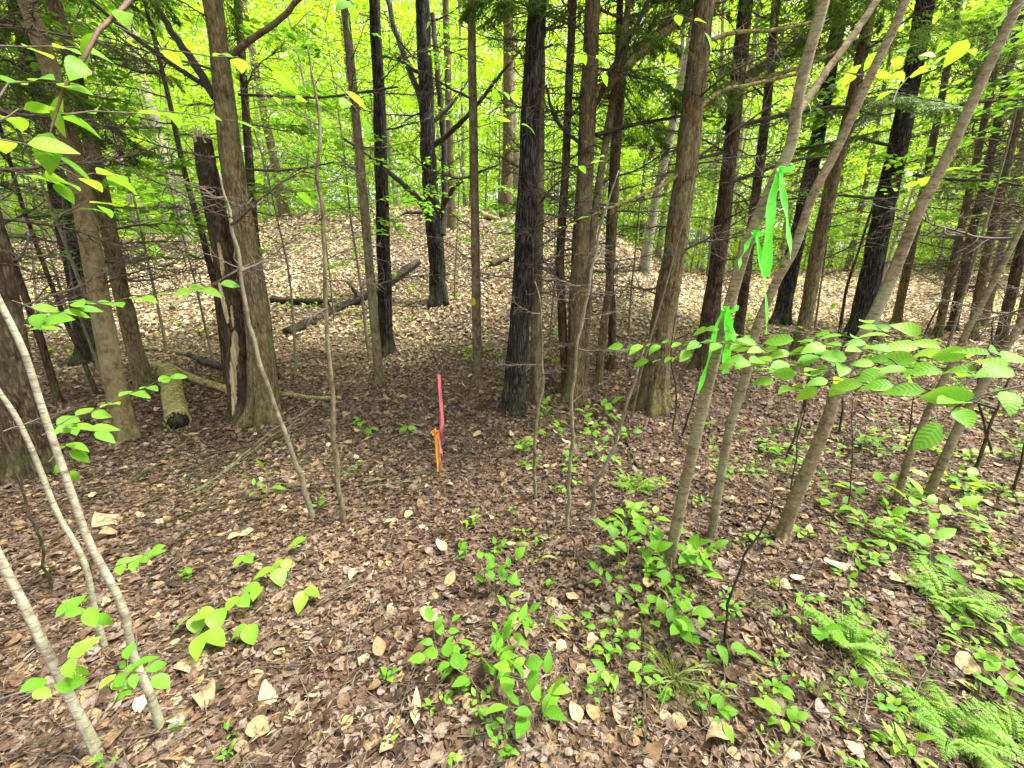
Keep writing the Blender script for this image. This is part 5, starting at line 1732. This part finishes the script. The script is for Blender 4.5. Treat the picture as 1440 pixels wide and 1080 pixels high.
# scattered tiny seedlings
g = np.random.default_rng(44)
n = 0
for k in range(700):
    x, y = g.uniform(620, 1440), g.uniform(600, 1075)
    if g.random() > (.16 + .84 * sstep(820, 1300, x)) * (.5 + .5 * sstep(620, 800, y)):
        continue
    bush("tiny green seedling in the leaf litter", x, y, g.integers(1, 4), g.uniform(10, 20), g.uniform(9, 17), 'leaf' if g.random() < .7 else 'lime', seed=200 + k, group="tiny seedlings scattered in the litter", spread=.9, tm=OVAL_HI)
    n += 1
    if n >= 150:
        break
for k, (x, y) in enumerate(((326, 1034), (256, 1020), (190, 945), (270, 815), (505, 600), (1420, 560), (320, 1070), (540, 1055), (545, 960), (615, 995), (448, 720), (150, 1075))):
    bush("tiny green sprout on the litter of the left half", x, y, 2, 14, 16, 'leaf', seed=400 + k, group="tiny sprouts on the left litter")
# low leafy saplings on the right, middle distance
MS = [(1180, 500), (1225, 480), (1300, 500), (1340, 520), (1370, 560), (1150, 470), (1410, 540), (1265, 500), (1430, 600), (1060, 640), (1095, 600), (1130, 640), (1215, 620), (1250, 610), (1010, 640)]
for k, (x, y) in enumerate(MS):
    bush("small leafy shrub in the shade between the right trunks", x, y + 40, 4, g.uniform(40, 80), g.uniform(10, 16), 'leaf', seed=500 + k, group="small shrubs between the right trunks", spread=.7, name="shrub", tm=LEAF_MID, gap=.7)

# ------------------------------------------------------------------ big dry leaves lying on top
BIG = [(378, 988, 36, .7, "round tan dead leaf, left of three at lower left"), (410, 1004, 44, .6, "long tan dead leaf in the middle of three at lower left"), (437, 1016, 34, 1.0, "pale dead leaf, right of three at lower left"),
       (270, 938, 48, .5, "broad tan dead leaf beside the lowest lime seedling"), (290, 985, 50, .35, "tan dead leaf below the broad one at lower left"), (252, 985, 34, .9, "whitish torn dead leaf by the sapling foot"),
       (150, 737, 44, .75, "large pale dead leaf by the left saplings"), (146, 760, 40, .4, "amber dead leaf right under the large pale one"), (605, 868, 44, .8, "curled bark like leaf with orange end behind the shrublets"),
       (512, 932, 22, .95, "small pale oval dead leaf at bottom centre"), (1108, 830, 26, .8, "pale curled dead leaf below the flared beech"), (1055, 905, 36, .5, "tan dead leaf right of the wilted straps"),
       (1010, 1040, 70, .6, "long tan strip of dead leaf at the bottom right of centre"), (585, 1000, 50, .95, "white torn leaf strip at bottom centre left"), (1180, 800, 62, .9, "pale peeled bark strip on litter under the slim beech"),
       (836, 915, 34, .6, "amber dead leaf left of the sprawling weed"), (1250, 838, 24, .95, "cream dead leaf left of the tall fern"), (726, 885, 26, .85, "tan dead leaf amid the centre shrublets"), (1395, 640, 36, .9, "pale dead leaf at the right edge litter")]
for k, (x, y, s, rn_, lab) in enumerate(BIG):
    g = np.random.default_rng(k + 800)
    p = hit(x, y)
    S = px_len(p, s * .85)
    rn_ *= .8
    mb = MB()
    a = g.uniform(0, 6.3)
    A = np.array((math.cos(a), math.sin(a), .05))
    tm = leaf_tmpl(8, beech_w if k % 3 else oval_w, g.uniform(-.5, .7), g.uniform(-.08, .2), g.uniform(-1.3, 1.3), .05, k)
    leaves(mb, tm, p + (0, 0, .018) - A * S / 2, A, UPZ + g.normal(0, .15, 3), S, rn_, g.normal(0, .2), 1.1 if 'strip' not in lab else .6)
    o = obj("dead_leaf", mb, M['deadleaf'], None, p)
    tag(o, lab, "leaf", "large dry leaves on the litter")
